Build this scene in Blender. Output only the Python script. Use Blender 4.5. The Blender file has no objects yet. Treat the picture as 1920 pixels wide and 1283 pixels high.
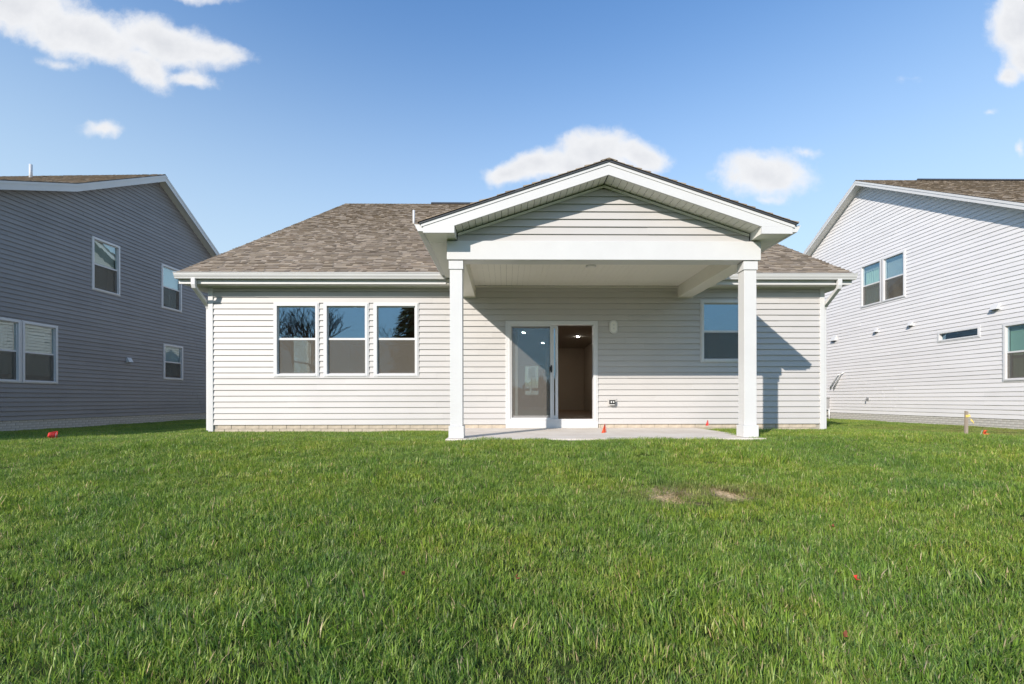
import bpy, math, random
import numpy as np
from mathutils import Vector, Matrix, Quaternion

scene = bpy.context.scene
COL = scene.collection
R = math.radians

# ------------------------------------------------------------------ camera
EYE = 0.62
cam_d = bpy.data.cameras.new('camera')
cam_d.sensor_width = 36.0
cam_d.lens = 880.0 / 1920.0 * 36.0
cam_d.shift_y = 108.5 / 1920.0
cam_d.clip_start = 0.05
cam_d.clip_end = 3000.0
cam = bpy.data.objects.new('camera', cam_d)
COL.objects.link(cam)
cam.location = (0, 0, EYE)
cam.rotation_euler = (Matrix.Rotation(R(-0.75), 3, 'Z') @ Matrix.Rotation(R(90), 3, 'X') @ Matrix.Rotation(R(-0.1), 3, 'Z')).to_euler()
scene.camera = cam

# ------------------------------------------------------------------ light
SUN = Vector((0.715, 1.0, -0.634)).normalized()         # the way the light travels
sun_d = bpy.data.lights.new('sun', 'SUN')
sun_d.energy = 3.7
sun_d.angle = R(0.5)
sun_d.color = (1.0, 0.915, 0.825)
sun = bpy.data.objects.new('sun', sun_d)
COL.objects.link(sun)
sun.rotation_euler = SUN.to_track_quat('-Z', 'Y').to_euler()
sun.location = (-20, -28, 18)

world = bpy.data.worlds.new('World')
scene.world = world
world.use_nodes = True
SKY_STRENGTH = 0.145
EXPOSURE = 0.58


def build_world():
    nt = world.node_tree
    N, L = nt.nodes, nt.links
    N.clear()
    out = N.new('ShaderNodeOutputWorld')
    bg = N.new('ShaderNodeBackground')
    bg.inputs['Strength'].default_value = SKY_STRENGTH
    L.new(bg.outputs[0], out.inputs[0])
    sky = N.new('ShaderNodeTexSky')
    sky.sky_type = 'NISHITA'
    sky.sun_disc = False
    sky.sun_elevation = math.asin(-SUN.z)
    sky.sun_rotation = math.atan2(-SUN.x, -SUN.y)
    sky.altitude = 50.0
    sky.air_density = 1.5
    sky.dust_density = 0.1
    sky.ozone_density = 8.5
    tc = N.new('ShaderNodeTexCoord')
    sep = N.new('ShaderNodeSeparateXYZ')
    L.new(tc.outputs['Generated'], sep.inputs[0])

    def math_(op, a, b=None, c=None, clamp=False):
        n = N.new('ShaderNodeMath')
        n.operation = op
        n.use_clamp = clamp
        for i, v in enumerate((a, b, c)):
            if v is None:
                continue
            if isinstance(v, (int, float)):
                n.inputs[i].default_value = v
            else:
                L.new(v, n.inputs[i])
        return n.outputs[0]
    # the cloud layer: direction projected on a plane facing north, mirrored to the south, so the sky has the same clouds all round
    ay = math_('MAXIMUM', math_('ABSOLUTE', sep.outputs['Y']), 0.05)
    south = math_('LESS_THAN', sep.outputs['Y'], 0.0)
    u0 = math_('DIVIDE', sep.outputs['X'], ay)
    u = math_('ADD', u0, math_('MULTIPLY', south, 0.35))
    w = math_('DIVIDE', sep.outputs['Z'], ay)
    comb = N.new('ShaderNodeCombineXYZ')
    L.new(u, comb.inputs[0])
    L.new(w, comb.inputs[1])
    # ragged edges: fractal displacement of the projected direction
    def noise(scale, detail, rough, vec):
        n = N.new('ShaderNodeTexNoise')
        n.inputs['Scale'].default_value = scale
        n.inputs['Detail'].default_value = detail
        n.inputs['Roughness'].default_value = rough
        L.new(vec, n.inputs['Vector'])
        return n
    nz = noise(7.0, 6.0, 0.55, comb.outputs[0])
    sub = N.new('ShaderNodeVectorMath'); sub.operation = 'SUBTRACT'
    L.new(nz.outputs['Color'], sub.inputs[0]); sub.inputs[1].default_value = (0.5, 0.5, 0.5)
    scl = N.new('ShaderNodeVectorMath'); scl.operation = 'SCALE'
    L.new(sub.outputs[0], scl.inputs[0]); scl.inputs['Scale'].default_value = 0.07
    add = N.new('ShaderNodeVectorMath'); add.operation = 'ADD'
    L.new(comb.outputs[0], add.inputs[0]); L.new(scl.outputs[0], add.inputs[1])
    fine = noise(16.0, 7.0, 0.6, comb.outputs[0]).outputs['Fac']
    # lobes: (u, w, half width, half height, turn, weight)
    lobes = [(-1.06, .835, .20, .075, -8, 1.0), (-.90, .768, .18, .062, -14, 1.0), (-.72, .757, .14, .060, -16, 1.0),
             (-.63, .735, .12, .036, -14, .75), (-.76, .700, .085, .045, -35, .8), (-.66, .675, .075, .022, -6, .6),
             (-.94, .703, .07, .018, -6, .32), (-.845, .573, .062, .022, 10, .55), (-.66, .852, .14, .016, -6, .4),
             (.19, .535, .105, .058, 8, 1.0), (.28, .525, .075, .040, -14, .9), (.07, .497, .11, .036, 12, .9),
             (.00, .480, .06, .022, 0, .8), (.16, .50, .16, .04, 4, .9),
             (.56, .482, .13, .058, -4, .80), (.56, .43, .05, .016, 0, .40), (.645, .533, .05, .014, -4, .35),
             (1.14, .82, .12, .085, 20, 1.1), (1.145, .745, .085, .055, 0, .9), (1.085, .71, .035, .03, 0, .7), (1.11, .54, .012, .03, 0, .4),
             (1.05, .622, .022, .012, 0, .28), (.87, .69, .07, .012, 0, .16), (-1.12, .475, .05, .03, 0, .5)]
    acc = None
    for (lu, lw, a, b, rot, wt) in lobes:
        m = N.new('ShaderNodeMapping')
        m.vector_type = 'TEXTURE'
        m.inputs['Location'].default_value = (lu, lw, 0)
        m.inputs['Rotation'].default_value = (0, 0, R(rot))
        m.inputs['Scale'].default_value = (a, b, 1000.0)
        L.new(add.outputs[0], m.inputs['Vector'])
        ln = N.new('ShaderNodeVectorMath'); ln.operation = 'LENGTH'
        L.new(m.outputs[0], ln.inputs[0])
        v = math_('MULTIPLY', math_('SUBTRACT', 1.12, ln.outputs['Value']), wt)
        if acc is None:
            acc = v
        else:
            n = N.new('ShaderNodeMath'); n.operation = 'SMOOTH_MAX'
            L.new(acc, n.inputs[0]); L.new(v, n.inputs[1]); n.inputs[2].default_value = 0.25
            acc = n.outputs[0]
    dens = math_('ADD', acc, math_('MULTIPLY', math_('SUBTRACT', fine, 0.5), 0.55))
    wisp = noise(46.0, 6.0, 0.65, add.outputs[0]).outputs['Fac']
    dens = math_('ADD', dens, math_('MULTIPLY', math_('SUBTRACT', wisp, 0.5), 0.30))
    mr = N.new('ShaderNodeMapRange'); mr.interpolation_type = 'SMOOTHSTEP'
    L.new(dens, mr.inputs['Value'])
    mr.inputs['From Min'].default_value = 0.06
    mr.inputs['From Max'].default_value = 0.58
    mr.inputs['To Max'].default_value = 0.97
    up = N.new('ShaderNodeMapRange')
    L.new(sep.outputs['Z'], up.inputs['Value'])
    up.inputs['From Min'].default_value = 0.02
    up.inputs['From Max'].default_value = 0.12
    fac = math_('MULTIPLY', mr.outputs[0], up.outputs[0])
    # thick parts a little greyer
    shade = N.new('ShaderNodeMapRange')
    L.new(math_('ADD', dens, math_('MULTIPLY', fine, 0.8)), shade.inputs['Value'])
    shade.inputs['From Min'].default_value = 0.7
    shade.inputs['From Max'].default_value = 1.7
    ccol = N.new('ShaderNodeMix'); ccol.data_type = 'RGBA'
    L.new(shade.outputs[0], ccol.inputs['Factor'])
    k = 1.0 / SKY_STRENGTH / 2 ** EXPOSURE
    ccol.inputs['A'].default_value = (0.95 * k, 0.955 * k, 0.97 * k, 1)
    ccol.inputs['B'].default_value = (0.73 * k, 0.745 * k, 0.785 * k, 1)
    # pale moist air towards the horizon, all round
    hz = N.new('ShaderNodeMapRange'); hz.interpolation_type = 'SMOOTHSTEP'
    L.new(sep.outputs['Z'], hz.inputs['Value'])
    hz.inputs['From Min'].default_value = 0.70; hz.inputs['From Max'].default_value = 0.10
    hz.inputs['To Min'].default_value = 0.0; hz.inputs['To Max'].default_value = 0.80
    hmix = N.new('ShaderNodeMix'); hmix.data_type = 'RGBA'
    L.new(hz.outputs[0], hmix.inputs['Factor'])
    L.new(sky.outputs[0], hmix.inputs['A'])
    hmix.inputs['B'].default_value = (0.70 * k, 0.85 * k, 0.94 * k, 1)
    mix = N.new('ShaderNodeMix'); mix.data_type = 'RGBA'
    L.new(fac, mix.inputs['Factor'])
    L.new(hmix.outputs['Result'], mix.inputs['A'])
    L.new(ccol.outputs['Result'], mix.inputs['B'])
    L.new(mix.outputs['Result'], bg.inputs['Color'])


build_world()
vs = scene.view_settings
vs.view_transform = 'Standard'
vs.look = 'None'
vs.exposure = EXPOSURE
vs.gamma = 1.0
vs.use_curve_mapping = False
scene.cycles.max_bounces = 10
scene.cycles.transparent_max_bounces = 24
scene.cycles.caustics_reflective = False
scene.cycles.caustics_refractive = False
scene.cycles.use_denoising = True

rnd = random.Random(7)

# ------------------------------------------------------------------ materials


def new_mat(name):
    m = bpy.data.materials.new(name)
    m.use_nodes = True
    nt = m.node_tree
    return m, nt, nt.nodes['Principled BSDF'], nt.nodes['Material Output']


def _noise(nt, scale, detail=4, rough=0.55, vec=None):
    n = nt.nodes.new('ShaderNodeTexNoise')
    n.inputs['Scale'].default_value = scale
    n.inputs['Detail'].default_value = detail
    n.inputs['Roughness'].default_value = rough
    if vec is not None:
        nt.links.new(vec, n.inputs['Vector'])
    return n.outputs['Fac']


def _coords(nt, scale=(1, 1, 1), kind='Object'):
    tc = nt.nodes.new('ShaderNodeTexCoord')
    mp = nt.nodes.new('ShaderNodeMapping')
    mp.inputs['Scale'].default_value = scale
    nt.links.new(tc.outputs[kind], mp.inputs[0])
    return mp.outputs[0]


def _ramp(nt, fac, stops):
    r = nt.nodes.new('ShaderNodeValToRGB')
    while len(r.color_ramp.elements) < len(stops):
        r.color_ramp.elements.new(0.5)
    for e, (p, c) in zip(r.color_ramp.elements, stops):
        e.position = p
        e.color = (*c, 1)
    nt.links.new(fac, r.inputs[0])
    return r.outputs[0]


def _bump(nt, height, strength, dist=0.01):
    b = nt.nodes.new('ShaderNodeBump')
    b.inputs['Strength'].default_value = strength
    b.inputs['Distance'].default_value = dist
    nt.links.new(height, b.inputs['Height'])
    return b.outputs[0]


def mat_plain(name, col, rough=0.5, var=0.05, nscale=3.0, stretch=(1, 1, 1), bump=0.0, bscale=60, spec=0.4):
    m, nt, p, o = new_mat(name)
    v = _coords(nt, stretch)
    n = _noise(nt, nscale, 5, 0.6, v)
    a = tuple(max(0, c * (1 - var)) for c in col)
    b = tuple(min(1, c * (1 + var)) for c in col)
    nt.links.new(_ramp(nt, n, [(0.3, a), (0.7, b)]), p.inputs['Base Color'])
    p.inputs['Roughness'].default_value = rough
    p.inputs['Specular IOR Level'].default_value = spec
    if bump:
        nt.links.new(_bump(nt, _noise(nt, bscale, 4, 0.6, v), bump, 0.004), p.inputs['Normal'])
    return m


def mat_siding(name, col, var=0.04):
    """vinyl clapboard: panels slightly different in tone, faint wood grain, a little dust"""
    m, nt, p, o = new_mat(name)
    oi = nt.nodes.new('ShaderNodeObjectInfo')
    v = _coords(nt, (0.6, 1, 14))
    grain = _noise(nt, 5, 6, 0.7, v)
    dust = _noise(nt, 0.8, 4, 0.6, _coords(nt, (1, 1, 1)))
    add = nt.nodes.new('ShaderNodeMath'); add.operation = 'MULTIPLY_ADD'
    nt.links.new(oi.outputs['Random'], add.inputs[0]); add.inputs[1].default_value = 0.35
    nt.links.new(dust, add.inputs[2])
    add2 = nt.nodes.new('ShaderNodeMath'); add2.operation = 'MULTIPLY_ADD'
    nt.links.new(grain, add2.inputs[0]); add2.inputs[1].default_value = 0.3
    nt.links.new(add.outputs[0], add2.inputs[2])
    a = tuple(c * (1 - var) for c in col)
    b = tuple(min(1, c * (1 + var)) for c in col)
    nt.links.new(_ramp(nt, add2.outputs[0], [(0.55, a), (1.1, b)]), p.inputs['Base Color'])
    p.inputs['Roughness'].default_value = 0.48
    p.inputs['Specular IOR Level'].default_value = 0.35
    wav = _noise(nt, 1.6, 2, 0.5, _coords(nt, (1.2, 1, 2.0)))
    nt.links.new(_bump(nt, wav, 0.25, 0.012), p.inputs['Normal'])
    return m


def mat_attr(name, rough=0.9, grit=True, spec=0.2):
    """colour comes from the per-piece attribute 'tint', with mineral grit"""
    m, nt, p, o = new_mat(name)
    at = nt.nodes.new('ShaderNodeAttribute'); at.attribute_name = 'tint'
    n = _noise(nt, 120, 3, 0.7, _coords(nt))
    n2 = _noise(nt, 0.9, 4, 0.6, _coords(nt))
    mulf = nt.nodes.new('ShaderNodeMapRange'); nt.links.new(n, mulf.inputs[0])
    mulf.inputs['To Min'].default_value = 0.6; mulf.inputs['To Max'].default_value = 1.4
    mul2 = nt.nodes.new('ShaderNodeMapRange'); nt.links.new(n2, mul2.inputs[0])
    mul2.inputs['To Min'].default_value = 0.8; mul2.inputs['To Max'].default_value = 1.2
    mm = nt.nodes.new('ShaderNodeMath'); mm.operation = 'MULTIPLY'
    nt.links.new(mulf.outputs[0], mm.inputs[0]); nt.links.new(mul2.outputs[0], mm.inputs[1])
    sc = nt.nodes.new('ShaderNodeVectorMath'); sc.operation = 'SCALE'
    nt.links.new(at.outputs['Color'], sc.inputs[0]); nt.links.new(mm.outputs[0], sc.inputs['Scale'])
    nt.links.new(sc.outputs[0], p.inputs['Base Color'])
    p.inputs['Roughness'].default_value = rough
    p.inputs['Specular IOR Level'].default_value = spec
    if grit:
        nt.links.new(_bump(nt, n, 0.5, 0.003), p.inputs['Normal'])
    return m


def mat_glass(name, r0=0.19, tint=(0.93, 0.97, 0.95), wave=0.0004, refl=(0.50, 0.76, 1.0)):
    """thin coated pane: clear, with a mirror share that grows towards grazing angles"""
    m, nt, p, o = new_mat(name)
    nt.nodes.remove(p)
    tr = nt.nodes.new('ShaderNodeBsdfTransparent'); tr.inputs[0].default_value = (*tint, 1)
    gl = nt.nodes.new('ShaderNodeBsdfGlossy'); gl.inputs['Roughness'].default_value = 0.0
    gl.inputs['Color'].default_value = (*refl, 1)
    geo = nt.nodes.new('ShaderNodeNewGeometry')
    dt = nt.nodes.new('ShaderNodeVectorMath'); dt.operation = 'DOT_PRODUCT'
    nt.links.new(geo.outputs['Incoming'], dt.inputs[0]); nt.links.new(geo.outputs['Normal'], dt.inputs[1])

    def mth(op, a, b):
        n = nt.nodes.new('ShaderNodeMath'); n.operation = op
        for k, v in enumerate((a, b)):
            if isinstance(v, (int, float)):
                n.inputs[k].default_value = v
            elif v is not None:
                nt.links.new(v, n.inputs[k])
        return n.outputs[0]
    c = mth('ABSOLUTE', dt.outputs['Value'], None)
    sch = mth('ADD', mth('MULTIPLY', mth('POWER', mth('SUBTRACT', 1.0, c), 5.0), 1.0 - r0), r0)
    mx = nt.nodes.new('ShaderNodeMixShader')
    nt.links.new(sch, mx.inputs[0]); nt.links.new(tr.outputs[0], mx.inputs[1]); nt.links.new(gl.outputs[0], mx.inputs[2])
    b = _bump(nt, _noise(nt, 2.3, 2, 0.5, _coords(nt)), 1.0, wave)
    nt.links.new(b, gl.inputs['Normal'])
    nt.links.new(mx.outputs[0], o.inputs[0])
    return m


def mat_screen(name, col=(0.17, 0.155, 0.13), cover=0.40):
    m, nt, p, o = new_mat(name)
    nt.nodes.remove(p)
    tr = nt.nodes.new('ShaderNodeBsdfTransparent')
    df = nt.nodes.new('ShaderNodeBsdfDiffuse'); df.inputs[0].default_value = (*col, 1)
    mx = nt.nodes.new('ShaderNodeMixShader'); mx.inputs[0].default_value = cover
    nt.links.new(tr.outputs[0], mx.inputs[1]); nt.links.new(df.outputs[0], mx.inputs[2])
    nt.links.new(mx.outputs[0], o.inputs[0])
    return m


def mat_lamp(name, strength):
    m, nt, p, o = new_mat(name)
    p.inputs['Emission Color'].default_value = (1, 0.95, 0.86, 1)
    p.inputs['Emission Strength'].default_value = strength
    return m


def mat_grass(name, translucent=0.42):
    m, nt, p, o = new_mat(name)
    nt.nodes.remove(p)
    at = nt.nodes.new('ShaderNodeAttribute'); at.attribute_name = 'tint'
    geo = nt.nodes.new('ShaderNodeNewGeometry')
    oi = nt.nodes.new('ShaderNodeObjectInfo')
    # broad patches: deeper blue-green and lighter yellow-green turf, and drier grass by the white house
    big = _noise(nt, 0.55, 4, 0.6, geo.outputs['Position'])
    mid_ = _noise(nt, 3.2, 4, 0.6, geo.outputs['Position'])
    cmb = nt.nodes.new('ShaderNodeMath'); cmb.operation = 'MULTIPLY_ADD'
    nt.links.new(mid_, cmb.inputs[0]); cmb.inputs[1].default_value = 0.7; nt.links.new(big, cmb.inputs[2])
    nrm = nt.nodes.new('ShaderNodeMath'); nrm.operation = 'MULTIPLY'; nt.links.new(cmb.outputs[0], nrm.inputs[0]); nrm.inputs[1].default_value = 1 / 1.7
    tone = _ramp(nt, nrm.outputs[0], [(0.36, (0.70, 0.82, 0.95)), (0.50, (1.0, 1.0, 1.0)), (0.64, (1.32, 1.15, 0.95))])
    mul = nt.nodes.new('ShaderNodeMix'); mul.data_type = 'RGBA'; mul.blend_type = 'MULTIPLY'; mul.inputs['Factor'].default_value = 1
    nt.links.new(at.outputs['Color'], mul.inputs['A']); nt.links.new(tone, mul.inputs['B'])

    def spot(cx, cy, rx, ry, soft):
        mp = nt.nodes.new('ShaderNodeMapping'); mp.vector_type = 'TEXTURE'
        mp.inputs['Location'].default_value = (cx, cy, 0); mp.inputs['Scale'].default_value = (rx, ry, 1000)
        nt.links.new(geo.outputs['Position'], mp.inputs[0])
        ln = nt.nodes.new('ShaderNodeVectorMath'); ln.operation = 'LENGTH'; nt.links.new(mp.outputs[0], ln.inputs[0])
        mr = nt.nodes.new('ShaderNodeMapRange'); nt.links.new(ln.outputs['Value'], mr.inputs[0])
        mr.inputs['From Min'].default_value = 1.0; mr.inputs['From Max'].default_value = 1.0 - soft
        return mr.outputs[0]
    dryn = _noise(nt, 1.8, 4, 0.65, geo.outputs['Position'])
    acc = None
    for s in (spot(12.2, 11.5, 4.2, 3.6, .6), spot(1.75, 4.4, 1.1, .42, .7), spot(9.8, 8.6, 2.2, 1.0, .8)):
        if acc is None:
            acc = s
        else:
            a = nt.nodes.new('ShaderNodeMath'); a.operation = 'MAXIMUM'
            nt.links.new(acc, a.inputs[0]); nt.links.new(s, a.inputs[1]); acc = a.outputs[0]
    dm = nt.nodes.new('ShaderNodeMapRange'); nt.links.new(dryn, dm.inputs[0])
    dm.inputs['From Min'].default_value = 0.38; dm.inputs['From Max'].default_value = 0.62
    dmx = nt.nodes.new('ShaderNodeMath'); dmx.operation = 'MULTIPLY'; nt.links.new(acc, dmx.inputs[0]); nt.links.new(dm.outputs[0], dmx.inputs[1])
    dms = nt.nodes.new('ShaderNodeMath'); dms.operation = 'MULTIPLY'; nt.links.new(dmx.outputs[0], dms.inputs[0]); dms.inputs[1].default_value = 0.75
    dry = nt.nodes.new('ShaderNodeMix'); dry.data_type = 'RGBA'
    nt.links.new(dms.outputs[0], dry.inputs['Factor']); nt.links.new(mul.outputs['Result'], dry.inputs['A'])
    dry.inputs['B'].default_value = (0.26, 0.22, 0.09, 1)
    col = dry.outputs['Result']
    df = nt.nodes.new('ShaderNodeBsdfDiffuse'); nt.links.new(col, df.inputs[0])
    tl = nt.nodes.new('ShaderNodeBsdfTranslucent'); nt.links.new(col, tl.inputs[0])
    mx = nt.nodes.new('ShaderNodeMixShader'); mx.inputs[0].default_value = translucent
    nt.links.new(df.outputs[0], mx.inputs[1]); nt.links.new(tl.outputs[0], mx.inputs[2])
    gl = nt.nodes.new('ShaderNodeBsdfGlossy'); gl.inputs['Roughness'].default_value = 0.45
    gl.inputs['Color'].default_value = (0.85, 0.85, 0.7, 1)
    mx2 = nt.nodes.new('ShaderNodeMixShader'); mx2.inputs[0].default_value = 0.035
    nt.links.new(mx.outputs[0], mx2.inputs[1]); nt.links.new(gl.outputs[0], mx2.inputs[2])
    nt.links.new(mx2.outputs[0], o.inputs[0])
    return m


def mat_ground(name):
    m, nt, p, o = new_mat(name)
    geo = nt.nodes.new('ShaderNodeNewGeometry')
    n = _noise(nt, 5, 8, 0.7, geo.outputs['Position'])
    c = _ramp(nt, n, [(0.3, (0.03, 0.04, 0.014)), (0.6, (0.055, 0.075, 0.022)), (0.8, (0.09, 0.08, 0.04))])

    mp = nt.nodes.new('ShaderNodeSeparateXYZ'); nt.links.new(geo.outputs['Position'], mp.inputs[0])
    acc = None
    for (cx, cy, rx, ry) in ((1.55, 4.38, .26, .27), (2.12, 4.42, .20, .21), (10.7, 8.75, .6, .22)):
        q = nt.nodes.new('ShaderNodeMapping'); q.vector_type = 'TEXTURE'
        q.inputs['Location'].default_value = (cx, cy, 0); q.inputs['Scale'].default_value = (rx, ry, 1000)
        nt.links.new(geo.outputs['Position'], q.inputs[0])
        ln0 = nt.nodes.new('ShaderNodeVectorMath'); ln0.operation = 'LENGTH'; nt.links.new(q.outputs[0], ln0.inputs[0])
        ln = nt.nodes.new('ShaderNodeMath'); ln.operation = 'MULTIPLY_ADD'
        nt.links.new(_noise(nt, 14, 4, 0.7, geo.outputs['Position']), ln.inputs[0]); ln.inputs[1].default_value = 1.6; 
        sh = nt.nodes.new('ShaderNodeMath'); sh.operation = 'SUBTRACT'; nt.links.new(ln0.outputs['Value'], sh.inputs[0]); sh.inputs[1].default_value = 0.85
        nt.links.new(sh.outputs[0], ln.inputs[2])
        mr = nt.nodes.new('ShaderNodeMapRange'); nt.links.new(ln.outputs[0], mr.inputs[0])
        mr.inputs['From Min'].default_value = 1.3; mr.inputs['From Max'].default_value = 0.7
        if acc is None:
            acc = mr.outputs[0]
        else:
            a = nt.nodes.new('ShaderNodeMath'); a.operation = 'MAXIMUM'
            nt.links.new(acc, a.inputs[0]); nt.links.new(mr.outputs[0], a.inputs[1]); acc = a.outputs[0]
    mx = nt.nodes.new('ShaderNodeMix'); mx.data_type = 'RGBA'
    nt.links.new(acc, mx.inputs['Factor']); nt.links.new(c, mx.inputs['A'])
    straw = _ramp(nt, _noise(nt, 40, 5, 0.7, geo.outputs['Position']), [(0.3, (0.38, 0.27, 0.15)), (0.7, (0.62, 0.48, 0.30))])
    nt.links.new(straw, mx.inputs['B'])
    nt.links.new(mx.outputs['Result'], p.inputs['Base Color'])
    p.inputs['Roughness'].default_value = 0.95
    p.inputs['Specular IOR Level'].default_value = 0.1
    nt.links.new(_bump(nt, _noise(nt, 30, 6, 0.7, geo.outputs['Position']), 0.8, 0.02), p.inputs['Normal'])
    return m


def mat_concrete(name):
    m, nt, p, o = new_mat(name)
    v = _coords(nt)
    n = _noise(nt, 1.3, 7, 0.65, v)
    f = _noise(nt, 90, 4, 0.7, v)
    c1 = _ramp(nt, n, [(0.3, (0.60, 0.53, 0.45)), (0.55, (0.70, 0.64, 0.57)), (0.75, (0.76, 0.71, 0.65))])
    mul = nt.nodes.new('ShaderNodeMix'); mul.data_type = 'RGBA'; mul.blend_type = 'MULTIPLY'; mul.inputs['Factor'].default_value = 0.5
    nt.links.new(c1, mul.inputs['A']); nt.links.new(_ramp(nt, f, [(0.3, (0.75, 0.75, 0.75)), (0.7, (1.1, 1.1, 1.1))]), mul.inputs['B'])
    nt.links.new(mul.outputs['Result'], p.inputs['Base Color'])
    p.inputs['Roughness'].default_value = 0.85
    nt.links.new(_bump(nt, f, 0.35, 0.003), p.inputs['Normal'])
    return m


M = dict(
    siding=mat_siding('vinyl_pale', (0.505, 0.490, 0.474)),
    siding_white=mat_siding('vinyl_white', (0.72, 0.705, 0.70)),
    siding_dark=mat_siding('vinyl_charcoal', (0.258, 0.252, 0.254), 0.08),
    white=mat_plain('white_trim', (0.63, 0.63, 0.62), 0.42, 0.03, 2.0),
    vinyl=mat_plain('white_window_vinyl', (0.66, 0.66, 0.66), 0.35, 0.02, 2.0),
    soffit=mat_plain('soffit_white', (0.76, 0.75, 0.70), 0.5, 0.04, 2.0),
    cream=mat_plain('cream_ceiling', (0.80, 0.775, 0.70), 0.5, 0.03, 2.0),
    dark=mat_plain('dark_gap', (0.03, 0.03, 0.03), 0.8, 0.1),
    drip=mat_plain('dark_drip_edge', (0.05, 0.055, 0.065), 0.6, 0.1),
    deck=mat_plain('roof_deck', (0.09, 0.08, 0.075), 0.9, 0.2, 6),
    shingle=mat_attr('asphalt_shingle'),
    brick_beige=mat_plain('brick_beige', (0.50, 0.43, 0.34), 0.9, 0.15, 9, bump=0.5, bscale=70),
    brick_grey=mat_plain('brick_grey', (0.50, 0.485, 0.45), 0.9, 0.15, 9, bump=0.5, bscale=70),
    mortar=mat_plain('mortar', (0.36, 0.33, 0.28), 0.95, 0.12, 12, bump=0.4),
    glass=mat_glass('window_glass'),
    glass_wavy=mat_glass('window_glass_wavy', 0.2, wave=0.0012, refl=(0.80, 0.92, 0.98)),
    screen=mat_screen('insect_screen'),
    screen_door=mat_screen('door_screen', (0.22, 0.205, 0.185), 0.30),
    inwall=mat_plain('interior_paint', (0.44, 0.35, 0.26), 0.8, 0.03, 1.0),
    inceil=mat_plain('interior_ceiling', (0.5, 0.48, 0.43), 0.8, 0.03, 1.0),
    infloor=mat_plain('interior_floor', (0.15, 0.085, 0.05), 0.35, 0.25, 3.0, (12, 1, 1)),
    lamp=mat_lamp('recessed_lamp', 280.0),
    blind=mat_plain('blind_white', (0.62, 0.66, 0.62), 0.7, 0.05),
    teal=mat_plain('teal_shade', (0.36, 0.56, 0.47), 0.7, 0.04),
    curtain=mat_plain('green_curtain', (0.42, 0.55, 0.42), 0.8, 0.12, 5, (10, 1, 1)),
    metal=mat_plain('grey_metal', (0.30, 0.30, 0.30), 0.45, 0.1, 6),
    galv=mat_plain('galvanised_pipe', (0.62, 0.63, 0.64), 0.35, 0.1, 6),
    black=mat_plain('black_plastic', (0.02, 0.02, 0.02), 0.4, 0.1),
    orange=mat_plain('orange_flag', (0.85, 0.115, 0.045), 0.55, 0.10, 20),
    red=mat_plain('red_flag', (0.80, 0.055, 0.04), 0.55, 0.10, 20),
    leaf=mat_plain('rust_leaf', (0.36, 0.115, 0.06), 0.7, 0.2, 30),
    yellow=mat_plain('yellow_ribbon', (0.85, 0.62, 0.16), 0.6, 0.08, 20),
    wood=mat_plain('weathered_wood', (0.33, 0.27, 0.21), 0.85, 0.25, 14, (1, 1, .1), bump=0.5),
    bark=mat_plain('grey_bark', (0.13, 0.105, 0.085), 0.9, 0.25, 8),
    needles=mat_plain('evergreen_needles', (0.20, 0.19, 0.05), 0.8, 0.3, 6),
    wood_far=mat_plain('brown_thicket', (0.075, 0.065, 0.05), 0.9, 0.3, 2),
    concrete=mat_concrete('concrete'),
    ground=mat_ground('lawn_soil'),
    grass=mat_grass('grass_blades'),
    asphalt=mat_plain('asphalt', (0.05, 0.05, 0.052), 0.9, 0.15, 8),
)

# ------------------------------------------------------------------ mesh helpers


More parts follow.
